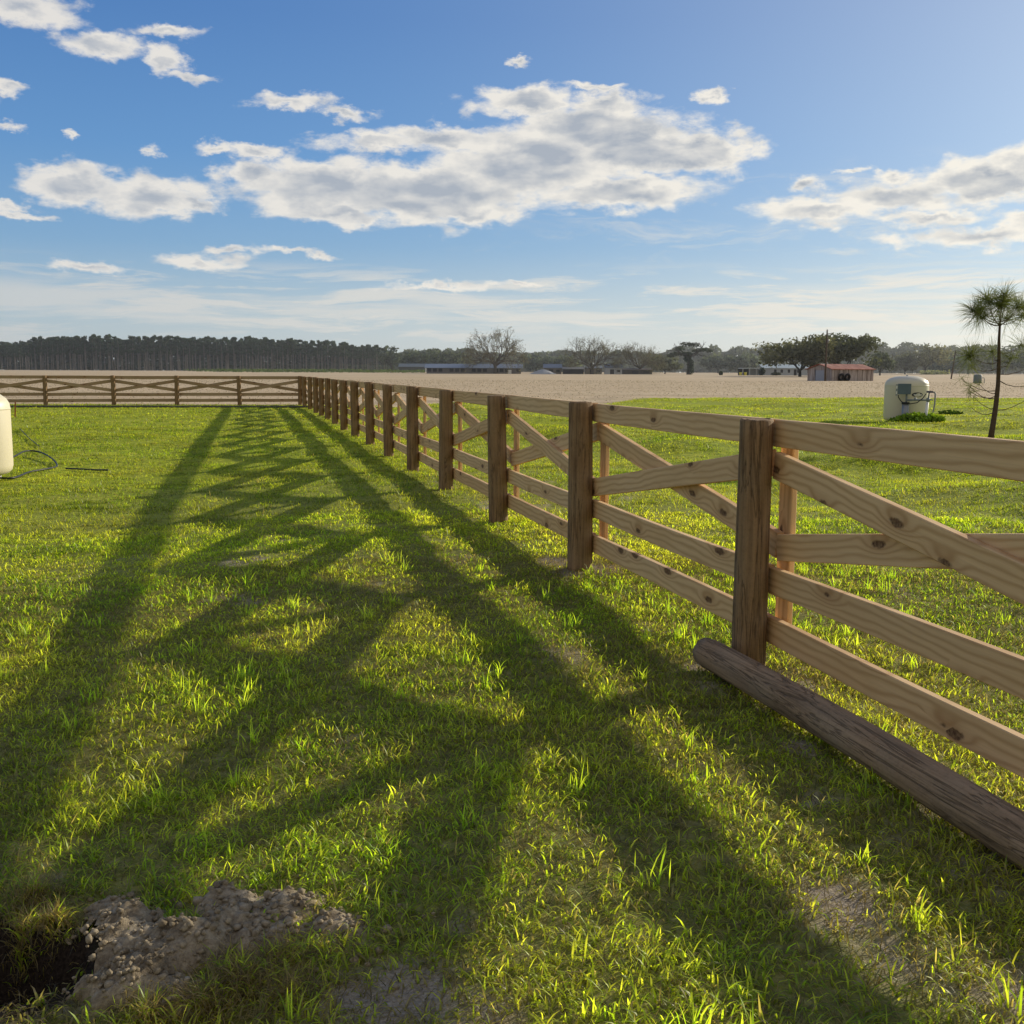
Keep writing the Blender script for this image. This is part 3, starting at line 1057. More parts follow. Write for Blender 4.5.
# ------------------------------------------------------------------ far trees
def leaf_cloud(blobs, n, seed, col, size, colv=.45, flat=0):
    g = np.random.default_rng(seed)
    w = np.array([b[3] * b[4] * b[5] for b in blobs]) ** .67
    pick = g.choice(len(blobs), n, p=w / w.sum())
    B = np.array(blobs)[pick]
    d = g.normal(size=(n, 3)); d /= np.linalg.norm(d, axis=1)[:, None]
    rr = g.random(n) ** .42
    c = B[:, :3] + d * rr[:, None] * B[:, 3:6]
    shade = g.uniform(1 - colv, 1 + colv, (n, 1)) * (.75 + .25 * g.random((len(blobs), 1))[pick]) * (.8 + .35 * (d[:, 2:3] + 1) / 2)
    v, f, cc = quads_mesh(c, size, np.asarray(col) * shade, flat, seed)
    return v, f, cc


def tree_skel(mb, p, d, L, r, depth, g, spread=.6, up=.15, tips=None, shrink=.72):
    q = p + d * L
    midp = p.lerp(q, .5) + Vector((g.uniform(-1, 1), g.uniform(-1, 1), g.uniform(-.3, .6))) * L * .09
    mb.tube([p, midp, q], [r, r * .85, r * .68], 6 if depth > 2 else 4, False)
    if depth == 0:
        if tips is not None: tips.append(q)
        return
    k = 3 if g.random() < .45 else 2
    for i in range(k):
        a = g.uniform(0, 2 * PI)
        n1_ = d.cross(Vector((math.cos(a), math.sin(a), .3))).normalized()
        nd = (d + n1_ * g.uniform(spread * .5, spread * 1.25) + Vector((0, 0, up * g.uniform(-.5, 1)))).normalized()
        tree_skel(mb, q if i < 2 else midp, nd, L * g.uniform(shrink - .12, shrink + .12), r * .64, depth - 1, g, spread, up, tips, shrink)
    if tips is not None and depth <= 2: tips.append(q)


def oak(seed, H=12., Wd=14., col=(.045, .055, .035), n=3800, leaf=.34, trunk_h=.22, gaps=.0, bark=None):
    g = random.Random(seed)
    mb = MB(); tips = []
    for _ in range(5):
        a = g.uniform(0, 2 * PI)
        tree_skel(mb, Vector((0, 0, H * trunk_h * .7)), Vector((math.cos(a) * .8, math.sin(a) * .8, .8)).normalized(), H * .22, H * .022, 3, g, .7, .1, tips)
    mb.tube([(0, 0, -.5), (0, 0, H * trunk_h * .8)], [H * .045, H * .032], 8)
    tm = mb.mesh('trunk')
    blobs = []
    for k in range(34):
        a = g.uniform(0, 2 * PI); rr = math.sqrt(g.random()) * Wd / 2 * .78
        zc = H * (.30 + .56 * g.random() * (1 - (rr / (Wd / 2)) ** 2 * .6))
        s = g.uniform(.09, .2) * Wd
        blobs.append((math.cos(a) * rr, math.sin(a) * rr, zc, s, s, s * .62))
    for t in tips[:40]:
        s = Wd * .07
        blobs.append((t.x, t.y, min(t.z, H * .92), s, s, s * .7))
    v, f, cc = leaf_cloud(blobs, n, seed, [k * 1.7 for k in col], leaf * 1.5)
    v[:, 0] *= (Wd / 2) / np.percentile(np.abs(v[:, 0]), 98.5); v[:, 1] *= (Wd / 2) / np.percentile(np.abs(v[:, 1]), 98.5)
    z0 = .12 * H
    zt_ = np.percentile(v[:, 2], 99.3)
    v[:, 2] = z0 + (v[:, 2] - z0) * (H - z0) / (zt_ - z0)
    v[:, 2] = np.maximum(v[:, 2], .09 * H)
    return tm, np_mesh('crown', v, [f], cc)


def bare(seed, H=14., Wd=16., moss=True, col=(.20, .185, .16)):
    g = random.Random(seed)
    mb = MB(); tips = []
    mb.tube([(0, 0, -.5), (.1, 0, H * .10), (0, .1, H * .2)], [H * .045, H * .034, H * .03], 8)
    for k in range(11):
        a = 2 * PI * k / 11 + g.uniform(-.3, .3)
        el = g.uniform(.35, 1.5)
        tree_skel(mb, Vector((0, 0, H * g.uniform(.12, .2))), Vector((math.cos(a) * Wd / H, math.sin(a) * Wd / H, el)).normalized(), H * .25, H * .016, 5, g, .62, .12, tips, .74)
    tm = mb.mesh('trunk')
    T = np.array([t[:] for t in tips])
    gg = np.random.default_rng(seed)
    n_ = 5200
    pk = gg.choice(len(T), n_)
    c = T[pk] + gg.normal(size=(n_, 3)) * .5
    c[:, 2] -= np.abs(gg.normal(size=n_)) * .6
    v, f, cc = quads_mesh(c, .24, np.asarray(col) * gg.uniform(.5, 1.3, (n_, 1)), 0, seed, .3)
    return tm, np_mesh('crown', v, [f], cc)


def tall_pine(seed, col=(.055, .085, .07)):
    g = random.Random(seed)
    H = 18.
    mb = MB()
    mb.tube([(0, 0, -.5), (g.uniform(-.2, .2), 0, H * .5), (g.uniform(-.3, .3), 0, H * .93)], [.24, .18, .07], 6)
    blobs = []
    for k in range(13):
        z = H * g.uniform(.52, .97)
        rr = (1 - (z / H - .5) * 1.35) * 2.6
        a = g.uniform(0, 2 * PI)
        mb.tube([(0, 0, z - .5), (math.cos(a) * rr, math.sin(a) * rr, z + .3)], [.07, .03], 4, False)
        blobs.append((math.cos(a) * rr * .7, math.sin(a) * rr * .7, z, g.uniform(.8, 1.5), g.uniform(.8, 1.5), g.uniform(.5, .95)))
    tm = mb.mesh('trunk')
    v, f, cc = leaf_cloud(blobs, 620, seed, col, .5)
    return tm, np_mesh('crown', v, [f], cc)


def place_tree(name, tm, cm, x, y, sx, sz, label, cat, group=None, rz=None):
    t = empty(name, (x, y, hz(x, y) - .05), random.uniform(0, 6.28) if rz is None else rz, label, cat, group)
    t.scale = (sx, sx, sz)
    a = bpy.data.objects.new('trunk', tm); b = bpy.data.objects.new('crown', cm)
    for o in (a, b):
        COL.objects.link(o); o.parent = t
    return t


def pxx_at(u, d):
    return at_depth(u, 372, d).x


pines = [tall_pine(100 + i) for i in range(6)]
M_BARKP = simple('pine_trunk_bark', (.15, .14, .13), .9, .3, 1, .1)
for tm, cm in pines: tm.materials.append(M_BARKP); cm.materials.append(M_LEAF)
prof = [(-40, 25), (22, 25), (34, 31), (60, 33), (150, 33.5), (260, 32), (330, 29), (385, 24.5), (400, 22)]
for row, (d, step) in enumerate([(600, 6.1), (607, 6.6), (615, 6.9), (624, 7.4)]):
    u = -34 + row * 2
    while u < 388 - row * 3:
        hpx = np.interp(u, [p[0] for p in prof], [p[1] for p in prof])
        if u < 30: d_ = d + 25
        else: d_ = d
        H = hpx * d_ / FPX * random.uniform(.90, 1.06)
        tm, cm = random.choice(pines)
        place_tree('pine_tree', tm, cm, pxx_at(u, d_), d_ + random.uniform(-2, 2), H / 18 * random.uniform(.9, 1.15), H / 18,
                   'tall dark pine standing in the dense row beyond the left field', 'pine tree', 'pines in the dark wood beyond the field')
        u += step * random.uniform(.75, 1.25)


def wood(name, segs, d, n, col, size, label, seed, zlo=0.0):
    """far wood reading as one mass; segs list of (u, top px)"""
    g = np.random.default_rng(seed)
    us = g.uniform(segs[0][0], segs[-1][0], n)
    top = np.interp(us, [s[0] for s in segs], [s[1] for s in segs])
    x = (us - 512) / FPX * d
    bump = fbm(x / 9., x * 0 + seed, seed, 3)
    H = top * d / FPX * (.72 + .5 * bump)
    z = H * (zlo + (1 - zlo) * g.random(n) ** .8)
    y = d + g.uniform(0, 22, n) + (1 - z / H) * -3
    z = z + height(x, y)
    lum = (.55 + .9 * fbm(x / 5., z / 3., seed + 3, 3)) * g.uniform(.7, 1.3, n)
    v, f, cc = quads_mesh(np.stack([x, y, z], -1), size, np.asarray(col) * lum[:, None], 0, seed)
    return tag(link(name, np_mesh(name, v, [f], cc), M_LEAF), label, 'woods', kind='stuff')


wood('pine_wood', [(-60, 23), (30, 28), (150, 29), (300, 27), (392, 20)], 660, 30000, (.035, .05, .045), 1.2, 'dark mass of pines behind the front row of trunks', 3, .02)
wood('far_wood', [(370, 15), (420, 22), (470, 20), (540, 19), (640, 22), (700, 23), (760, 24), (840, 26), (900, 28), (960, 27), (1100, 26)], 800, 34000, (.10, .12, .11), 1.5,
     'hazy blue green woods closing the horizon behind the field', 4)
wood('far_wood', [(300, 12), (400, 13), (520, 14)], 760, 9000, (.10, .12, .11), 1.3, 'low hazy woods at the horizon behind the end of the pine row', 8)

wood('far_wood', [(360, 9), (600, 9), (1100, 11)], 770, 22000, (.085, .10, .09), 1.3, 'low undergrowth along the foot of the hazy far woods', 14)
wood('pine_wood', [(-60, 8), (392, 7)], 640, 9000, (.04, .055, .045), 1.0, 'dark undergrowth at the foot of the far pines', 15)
LT = []


def add_oak(u, ytop, wpx, d, seed, col, label, n=3800, base=None, th=.22, leaf=.32, group=None, cat='tree'):
    hzn = 374.5
    x = pxx_at(u, d)
    zt = at_depth(u, ytop, d).z
    H = zt - hz(x, d)
    Wd = wpx * d / FPX
    tm, cm = oak(seed, H, Wd, col, n, leaf, th)
    tm.materials.append(M_BARKF); cm.materials.append(M_LEAF)
    place_tree('oak_tree', tm, cm, x, d, 1, 1, label, cat, group, rz=0)


add_oak(800, 337.5, 78, 345, 21, (.075, .078, .052), 'wide grey green oak over the white house, left of the utility pole', 5200)
add_oak(843, 335, 62, 350, 22, (.050, .058, .042), 'dense dark oak behind the shed, right of the utility pole', 4600)
add_oak(880, 352.5, 26, 420, 23, (.05, .062, .05), 'small dark tree just right of the red roofed shed', 1500)
add_oak(424, 350, 48, 560, 24, (.055, .070, .060), 'rounded dark tree left of the long low barn', 2600, leaf=.45)
add_oak(450, 352, 40, 570, 25, (.062, .074, .064), 'broad grey green tree behind the long low barn', 2200, leaf=.45)
add_oak(392, 347, 26, 590, 26, (.05, .064, .055), 'tree with a leaning top at the right end of the pine row', 1300, leaf=.4)
add_oak(925, 345, 42, 520, 27, (.11, .11, .085), 'tall airy pale tree standing out above the woods behind the cream tank', 1500, leaf=.38, th=.3)
add_oak(905, 353, 36, 520, 28, (.085, .090, .070), 'bushy grey tree left of the tall airy tree behind the cream tank', 2200, leaf=.45)
add_oak(948, 355, 40, 540, 29, (.055, .075, .08), 'blue grey rounded tree between the cream tank and the young pine', 2400, leaf=.5)
add_oak(968, 349, 44, 560, 30, (.075, .085, .075), 'high rounded tree behind the top of the leaning pole', 2400, leaf=.5)
add_oak(1003, 352, 44, 560, 31, (.07, .082, .072), 'grey tree directly behind the trunk of the young pine', 2400, leaf=.5)
add_oak(1036, 347, 46, 540, 32, (.065, .078, .066), 'grey green tree at the right edge behind the young pine', 2600, leaf=.5)
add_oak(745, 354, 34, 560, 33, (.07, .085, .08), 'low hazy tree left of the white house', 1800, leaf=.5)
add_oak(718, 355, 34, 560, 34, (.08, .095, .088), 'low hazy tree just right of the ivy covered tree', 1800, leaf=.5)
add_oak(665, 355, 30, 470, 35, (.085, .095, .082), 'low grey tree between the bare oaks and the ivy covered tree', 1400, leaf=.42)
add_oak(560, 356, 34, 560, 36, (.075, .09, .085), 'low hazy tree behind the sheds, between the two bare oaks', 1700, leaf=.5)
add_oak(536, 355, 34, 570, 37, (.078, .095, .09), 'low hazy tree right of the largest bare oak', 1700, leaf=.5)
add_oak(934, 370, 26, 480, 38, (.16, .17, .10), 'low pale green shrub in front of the woods behind the cream tank', 600, leaf=.35, th=.1)


def add_bare(u, ytop, wpx, d, seed, label, col=(.2, .185, .16)):
    x = pxx_at(u, d)
    H = at_depth(u, ytop, d).z - hz(x, d)
    Wd = wpx * d / FPX
    tm, cm = bare(seed, 14, 14 * Wd / H, col=col)
    zs = np.array([v.co[:] for v in tm.vertices])
    ex = np.percentile(np.abs(zs[:, 0]), 98.5); ez = np.percentile(zs[:, 2], 99.7)
    tm.materials.append(M_BARKM); cm.materials.append(M_LEAF)
    place_tree('bare_oak', tm, cm, x, d, (Wd / 2) / ex, H / ez, label, 'tree', None, rz=0)


M_BARKM = simple('mossy_bark', (.115, .10, .082), .95, .35, .6, .05)
add_bare(495, 329, 60, 430, 51, 'largest leafless oak hung with grey moss, behind the long barn')
add_bare(592, 337, 56, 430, 52, 'leafless mossy oak spreading over the farm sheds, left one of a pair', (.17, .165, .14))
add_bare(640, 343, 50, 436, 53, 'leafless mossy oak over the farm sheds, right one of a pair', (.15, .145, .12))

# ivy covered tree
d = 425; x = pxx_at(688, d)
t = empty('ivy_covered_tree', (x, d, hz(x, d)), 0, 'flat topped tree with a trunk wrapped in dark green ivy', 'tree')
mb = MB(); tips = []
mb.tube([(0, 0, -.3), (.2, 0, 4), (-.2, 0, 7.5)], [.7, .5, .4], 8)
g = random.Random(4)
for k in range(6):
    a = 2 * PI * k / 6
    tree_skel(mb, Vector((0, 0, 6.5)), Vector((math.cos(a), math.sin(a), .45)).normalized(), 3.3, .2, 3, g, .5, .05, tips)
mb.build('trunk', M_BARKF, t)
bl = [(-5.2, 0, 7.9, 2.2, 2, .9), (-3.6, 1, 10.2, 2.5, 2, 1.0), (-.5, 0, 11.8, 3.2, 2.5, .9), (2.2, -1, 11.4, 2.8, 2, 1.0), (5.4, 0, 9.7, 3.2, 2.3, .9), (8.2, 0, 9.2, 1.6, 1.5, .6), (3, 0, 9.2, 2, 2, .6), (-7, 0, 7.2, 1.6, 1.5, .7)]
v, f, cc = leaf_cloud(bl, 1900, 5, (.045, .06, .048), .3)
link('crown', np_mesh('crown', v, [f], cc), M_LEAF, t)
bl = [(.9, 0, 1.6, 1.5, 1.4, 2.0), (.9, 0, 4.0, 1.5, 1.4, 2.0), (-.3, 0, 6.2, 1.7, 1.4, 1.6), (-.9, 0, 8, 2.6, 1.6, .9)]
v, f, cc = leaf_cloud(bl, 2200, 6, (.014, .030, .016), .26)
link('ivy', np_mesh('ivy', v, [f], cc), M_LEAF, t)

# shrubs at the farm and rows of green crop at the foot of the pines
def far_shrub(u, ybase, wpx, hpx, d, col, label, seed):
    x = pxx_at(u, d); s = d / FPX
    v, f, cc = leaf_cloud([(0, 0, hpx * s * .45, wpx * s / 2, wpx * s / 2, hpx * s * .55)], 500, seed, col, .25)
    o = link('shrub', np_mesh('shrub', v, [f], cc), M_LEAF)
    o.location = (x, d, hz(x, d))
    tag(o, label, 'shrub')


far_shrub(762, 374, 7, 8, 392, (.022, .035, .022), 'dark round bush in front of the carport', 61)
far_shrub(776, 374, 10, 3.5, 392, (.03, .04, .025), 'low dark bush under the window of the white house', 62)
far_shrub(721, 375, 4, 4, 400, (.04, .055, .03), 'lone small bush at the field edge right of the ivy covered tree', 63)
g = np.random.default_rng(8)
V_, F_, C_ = [], [], []
pts_ = []
for rrow, dd in enumerate([470, 485, 500, 520, 545]):
    n = 1100
    us = g.uniform(225 - rrow * 10, 425, n)
    x = (us - 512) / FPX * dd
    y = dd + g.normal(size=n) * 1.2
    z = height(x, y) + g.random(n) * 1.2 * (.5 + fbm(x / 3, y * 0, 9, 2))
    pts_.append(np.stack([x, y, z], -1))
c = np.concatenate(pts_)
v, f, cc = quads_mesh(c, .4, np.array([.10, .145, .06]) * g.uniform(.5, 1.4, (len(c), 1)), 0, 3)
tag(link('crop_rows', np_mesh('crop_rows', v, [f], cc), M_LEAF), 'low green rows of bushes at the foot of the pine wood', 'crop rows', kind='stuff')

# ------------------------------------------------------------------ buildings
M_TIN = simple('blue_grey_tin', (.17, .20, .25), .5, .1, .4, .4)
M_OLDW = simple('weathered_planks', (.15, .14, .135), .9, .22, .9)
M_WHITEW = simple('white_siding', (.42, .44, .45), .8, .08, .6)
M_SHADE = simple('dark_opening', (.03, .03, .035), .8, .2, 1)
m, nt, out = mat('rusty_tin_roof')
N = NT(nt)
v = obj_vec(N, False)
n_ = N.noise(N.map(v, (1.4, .35, .35)), 1, 5, .7)
c = N.ramp(n_, [(.3, (.17, .065, .04)), (.5, (.33, .12, .075)), (.62, (.40, .18, .12)), (.75, (.42, .34, .30))])
w_ = N.n('ShaderNodeTexWave'); w_.inputs['Scale'].default_value = 1.3; N.L(v, w_.inputs['Vector'])
N.L(N.bsdf(c, .7, w_.outputs['Fac'], .5, .05, .3), out.inputs[0])
M_RROOF = m
m, nt, out = mat('old_barn_planks')
N = NT(nt)
v = obj_vec(N, False)
n_ = N.noise(N.map(v, (3.0, 3.0, .3)), 1, 5, .7)
c = N.ramp(n_, [(.3, (.16, .13, .115)), (.5, (.36, .31, .28)), (.72, (.52, .48, .45))])
N.L(N.bsdf(c, .9, n_, .3, .03, .1), out.inputs[0])
M_BARNW = m


def gable(name, L, W, he, hr, wallm, roofm, over=.4, loc=(0, 0, 0), rz=0, label='', cat='', thick=.12):
    """ridge along local X, origin at the centre of the base"""
    t = empty(name, loc, rz, label, cat)
    mb = MB()
    x0, x1, y0, y1 = -L / 2, L / 2, -W / 2, W / 2
    vs = [(x0, y0, -.3), (x1, y0, -.3), (x1, y1, -.3), (x0, y1, -.3), (x0, y0, he), (x1, y0, he), (x1, y1, he), (x0, y1, he), (x0, 0, hr - .03), (x1, 0, hr - .03)]
    mb.add(vs, [(0, 1, 5, 4), (2, 3, 7, 6), (1, 2, 6, 9, 5), (3, 0, 4, 8, 7), (4, 5, 9, 8), (6, 7, 8, 9)])
    mb.build('wall', wallm, t)
    rb = MB()
    k = (hr - he) / (W / 2)
    for s in (-1, 1):
        ye = s * (W / 2 + over); ze = he - over * k + .05
        a = [(x0 - over, 0, hr + .05), (x1 + over, 0, hr + .05), (x1 + over, ye, ze), (x0 - over, ye, ze)]
        rb.add(a + [(p[0], p[1], p[2] + thick) for p in a], [(0, 1, 2, 3), (4, 7, 6, 5), (0, 4, 5, 1), (1, 5, 6, 2), (2, 6, 7, 3), (3, 7, 4, 0)])
    rb.build('roof', roofm, t)
    return t


# old shed with the rusty roof
d = 222; s = d / FPX
shx = at_depth(842, 372, d + 3).x
phi = R(-28)
L_, W_ = 11.6, 7.0
sh = gable('shed', L_, W_, 2.35, 3.3, M_BARNW, M_RROOF, .35, (shx, d + 4, 0), -phi, 'old plank shed with a rusty red tin roof in the middle of the field', 'shed')
mb = MB()
for k in range(-4, 5):
    if k: mb.box(k * L_ / 9 - .04, k * L_ / 9 + .04, -W_ / 2 - .03, -W_ / 2 - .002, -.2, 2.3)
mb.build('plank_seam', M_DARKW, sh)
MB().box(-L_ / 2 - .04, -L_ / 2 - .003, -1.3, 1.1, -.2, 2.15).build('door', simple('grey_door', (.34, .36, .40), .8, .1, 1), sh)
MB().box(-L_ / 2 - .045, -L_ / 2 - .003, 1.15, 1.25, -.2, 2.3).build('door_gap', M_SHADE, sh)
for k, xo in enumerate((-2.7, -1.0)):
    loc = sh.matrix_world if False else Matrix.Translation((shx, d + 4, 0)) @ Matrix.Rotation(-phi, 4, 'Z')
    p = loc @ Vector((xo - .9, -W_ / 2 - .42, .76))
    mb = MB()
    n1_, n2_ = 28, 10
    for i in range(n1_):
        a = 2 * PI * i / n1_
        for j in range(n2_):
            b = 2 * PI * j / n2_
            rr = .58 + .24 * math.cos(b)
            mb.v.append((rr * math.cos(a), .2 * math.sin(b), rr * math.sin(a)))
    for i in range(n1_):
        for j in range(n2_):
            i2, j2 = (i + 1) % n1_, (j + 1) % n2_
            mb.f.append((i * n2_ + j, i2 * n2_ + j, i2 * n2_ + j2, i * n2_ + j2))
    o = mb.build('tyre', M_BLACK, None, True)
    o.location = p; o.rotation_euler = (.12, 0, -phi)
    tag(o, ['big black tyre leaning on the shed wall, the one nearer the shed door', 'big black tyre leaning on the shed wall, the one farther from the shed door'][k], 'tyre', 'tyres leaning on the shed')

# utility poles
def pole(u, dd, hgt, lean, label, arm=True, nm='utility_pole'):
    x = pxx_at(u, dd)
    t = empty(nm, (x, dd, hz(x, dd)), 0, label, 'utility pole')
    t.rotation_euler = (0, lean, 0)
    MB().tube([(0, 0, -.5), (0, 0, hgt)], [.19, .13], 10).build('shaft', M_DARKW, t, True)
    if arm:
        MB().box(-.1, .95, -.06, .06, hgt - .85, hgt - .72).build('crossarm', M_DARKW, t)
        for q in (0, .85):
            MB().lathe([(.05, 0), (.08, .1), (.05, .2)], 8, (q, 0, hgt - (.72 if q else 0))).build('insulator', M_WHITE, t)
        MB().tube([(.28, 0, hgt - 2.6), (.28, 0, hgt - 1.9)], .2, 12).build('transformer', M_GALV, t, True)
    return t


pole(825.5, 216, 10.1, .0, 'tall wooden utility pole in front of the rusty roofed shed')
pole(951.5, 280, 7.4, .11, 'bare leaning pole in the field between the cream tank and the young pine', False, 'leaning_pole')

# small grey field tank with pipe
d = 180; x = pxx_at(978, d)
t = empty('field_tank', (x, d, 0), 0, 'small grey green upright tank with a bent pipe far out in the field', 'tank')
MB().lathe([(.62, 0), (.66, .1), (.66, 1.25), (.55, 1.42), (.2, 1.5)], 24).build('shell', simple('grey_green_paint', (.17, .2, .19), .6), t, True)
MB().tube([(.66, -.2, .9), (.95, -.2, .9), (1.05, -.2, .7), (1.05, -.2, 0)], .06, 8).build('pipe', M_GREYPL, t, True)

# white house
d = 398
hxl, hxr = pxx_at(764, d), pxx_at(836, d)
zb = hz(hxl, d)
hs = gable('house', hxr - hxl, 9, 2.7, 3.9, M_WHITEW, simple('pale_green_roof', (.45, .52, .52), .6, .08, .5), .7, ((hxl + hxr) / 2, d + 5, zb), 0,
           'long low white house with a pale roof under the wide oak', 'house')
hw = hxr - hxl
for fx, ww in ((.16, 1.0), (.25, 1.0), (.35, 1.0), (.48, .9), (.62, .8), (.83, 1.2)):
    f = MB().box(-hw / 2 + fx * hw - ww / 2 - .1, -hw / 2 + fx * hw + ww / 2 + .1, -4.56, -4.503, .85, 2.3).build('window', M_WHITE, hs)
    MB().box(-hw / 2 + fx * hw - ww / 2, -hw / 2 + fx * hw + ww / 2, -4.60, -4.563, .95, 2.2).build('pane', M_SHADE, f)
MB().box(-hw / 2 + .42 * hw, -hw / 2 + .42 * hw + 1.0, -4.55, -4.503, 0, 2.2).build('door', M_SHADE, hs)
cpx0, cpx1 = pxx_at(742, d), pxx_at(762, d)
cp = empty('carport', ((cpx0 + cpx1) / 2, d + 3, zb), 0, 'open white carport at the left end of the white house', 'carport')
cw = cpx1 - cpx0
MB().box(-cw / 2, cw / 2, -4, 4, 2.4, 2.7).build('roof', simple('pale_flat_roof', (.45, .5, .5)), cp)
for q in (-.48, -.15, .2):
    MB().box(q * cw - .08, q * cw + .08, -3.9, -3.75, -.2, 2.4).build('post', M_WHITE, cp)
MB().box(.02 * cw, .45 * cw, 1, 3.9, 0, 2.4).build('wall', M_WHITEW, cp)
MB().box(-cw / 2, cw / 2, 3.9, 4.0, 0, 2.4).build('back_wall', M_SHADE, cp)
# yellow bins
for k, u in enumerate((740.5, 745.5)):
    x = pxx_at(u, 390)
    o = MB().lathe([(.35, 0), (.5, .9), (.55, 1.0), (.5, 1.1)], 12).build('bin', simple('yellow_plastic', (.65, .62, .10), .5, .1), None, True)
    o.location = (x, 390, hz(x, 390))
    tag(o, ['bright yellow bin by the carport, the left one', 'bright yellow bin by the carport, the right one'][k], 'bin', 'yellow bins by the carport')

# long low barn + small one on its left
d = 430
xl, xr = pxx_at(426.5, d), pxx_at(521, d)
bn = gable('barn', xr - xl, 11, 2.3, 3.7, M_OLDW, M_TIN, .8, ((xl + xr) / 2, d + 6, hz((xl + xr) / 2, d)), 0, 'very long low barn with a blue grey tin roof below the largest bare oak', 'barn')
bw = xr - xl
mb = MB()
for k in range(17):
    if k % 4 != 3:
        mb.box(-bw / 2 + (k + .15) * bw / 17, -bw / 2 + (k + .85) * bw / 17, -5.6, -5.503, .7, 2.0)
mb.build('opening', M_SHADE, bn)
MB().box(bw / 2 - 5.2, bw / 2 - 3.8, -6.1, -5.65, 0, 1.5).build('door', M_WHITE, bn)
d = 520
xl, xr = pxx_at(399, d), pxx_at(425, d)
gable('barn', xr - xl, 8, 2.6, 4.0, simple('dark_planks', (.08, .09, .09), .9, .15, 1), simple('grey_tin', (.13, .15, .155), .6, .1, .5), .5, ((xl + xr) / 2, d + 5, hz(xl, d)), 0,  # walls in dark grey planks
      'small grey barn at the left end of the long low barn', 'barn')

# sand heap and farm sheds
d = 424; x = pxx_at(543, d)
mb = MB(); n = 40
prof_ = [(0, 0), (1.2, .9), (2.5, 1.25), (4.2, 1.0), (6.0, .55), (8.2, .2), (9.5, 0)]
R_ = 5.0
rings = [(r, 1.9 * max(0, 1 - (r / R_) ** 1.4)) for r in np.linspace(R_, .2, 10)]
for r, z in rings:
    for k in range(n):
        a = 2 * PI * k / n
        q = 1 + .12 * math.sin(3 * a) + .06 * math.sin(7 * a + 1)
        mb.v.append((r * q * math.cos(a), r * q * math.sin(a) * .7, z - .05 + .05 * math.sin(5 * a + r)))
for i in range(len(rings) - 1):
    for k in range(n):
        k2 = (k + 1) % n
        mb.f.append((i * n + k, i * n + k2, (i + 1) * n + k2, (i + 1) * n + k))
mb.f.append(tuple((len(rings) - 1) * n + k for k in range(n)))
o = mb.build('gravel_heap', simple('pale_gravel', (.36, .37, .38), .9, .1, 1), None, True)
o.location = (x, d, hz(x, d))
tag(o, 'low pale heap of gravel at the field edge left of the farm sheds', 'gravel heap')
M_PLNK = simple('brown_planks', (.17, .15, .13), .9, .3, .6)
for (u0, u1, dd, he, hr, wm, rm, lab) in [
    (543, 562, 440, 2.4, 3.8, M_PLNK, M_TIN, 'small farm shed with a blue roof behind the gravel heap'),
    (562, 584, 436, 1.9, 2.7, M_SHADE, simple('rust_grey_tin', (.2, .2, .2), .7), 'dark open shed below the left bare oak of the pair'),
    (584, 602, 440, 2.3, 3.2, simple('tan_boards', (.30, .27, .22), .9, .3, 1), simple('dull_tin', (.22, .24, .25), .7), 'tan boarded lean-to between the two bare oaks of the pair'),
    (604, 622, 434, 2.5, 3.9, M_WHITEW, M_TIN, 'white farm shed with a sloping blue roof below the right bare oak'),
    (622, 652, 438, 1.7, 2.2, simple('dark_boards', (.07, .06, .055), .9, .3, 1), simple('brown_tin', (.13, .11, .10), .8), 'long low dark shed under the right bare oak')]:
    xl, xr = pxx_at(u0, dd), pxx_at(u1, dd)
    q = gable('farm_shed', xr - xl - .6, 6, he, hr, wm, rm, .3, ((xl + xr) / 2, dd, hz(xl, dd)), 0, lab, 'shed', .1)
    w2 = xr - xl
    MB().box(-w2 * .2, w2 * .02, -3.06, -3.003, 0, he * .75).build('door', M_SHADE, q)
    MB().box(w2 * .18, w2 * .36, -3.06, -3.003, he * .3, he * .7).build('window', M_SHADE, q)

# ------------------------------------------------------------------ haze
hzb = MB().box(-900, 1100, 235, 1300, -3, 45).build('haze', None)
m, nt, out = mat('haze'); N = NT(nt)
vs_ = N.n('ShaderNodeVolumeScatter'); vs_.inputs['Density'].default_value = .00024; vs_.inputs['Anisotropy'].default_value = .35
vs_.inputs['Color'].default_value = (.92, .97, 1, 1)
N.L(vs_.outputs[0], out.inputs['Volume'])
hzb.data.materials.append(m)
tag(hzb, kind='structure')

# ------------------------------------------------------------------ light and sky
AZ = 50.0
EL = math.degrees(math.atan(math.sin(R(AZ + 13.83)) / 2.72))
sd = Vector((math.sin(R(AZ)) * math.cos(R(EL)), math.cos(R(AZ)) * math.cos(R(EL)), math.sin(R(EL))))
ld = bpy.data.lights.new('sun', 'SUN')
ld.energy = 5.0; ld.angle = R(.55); ld.color = (1, .90, .72)
lo_ = bpy.data.objects.new('sun', ld); COL.objects.link(lo_)
lo_.rotation_euler = sd.to_track_quat('Z', 'Y').to_euler()

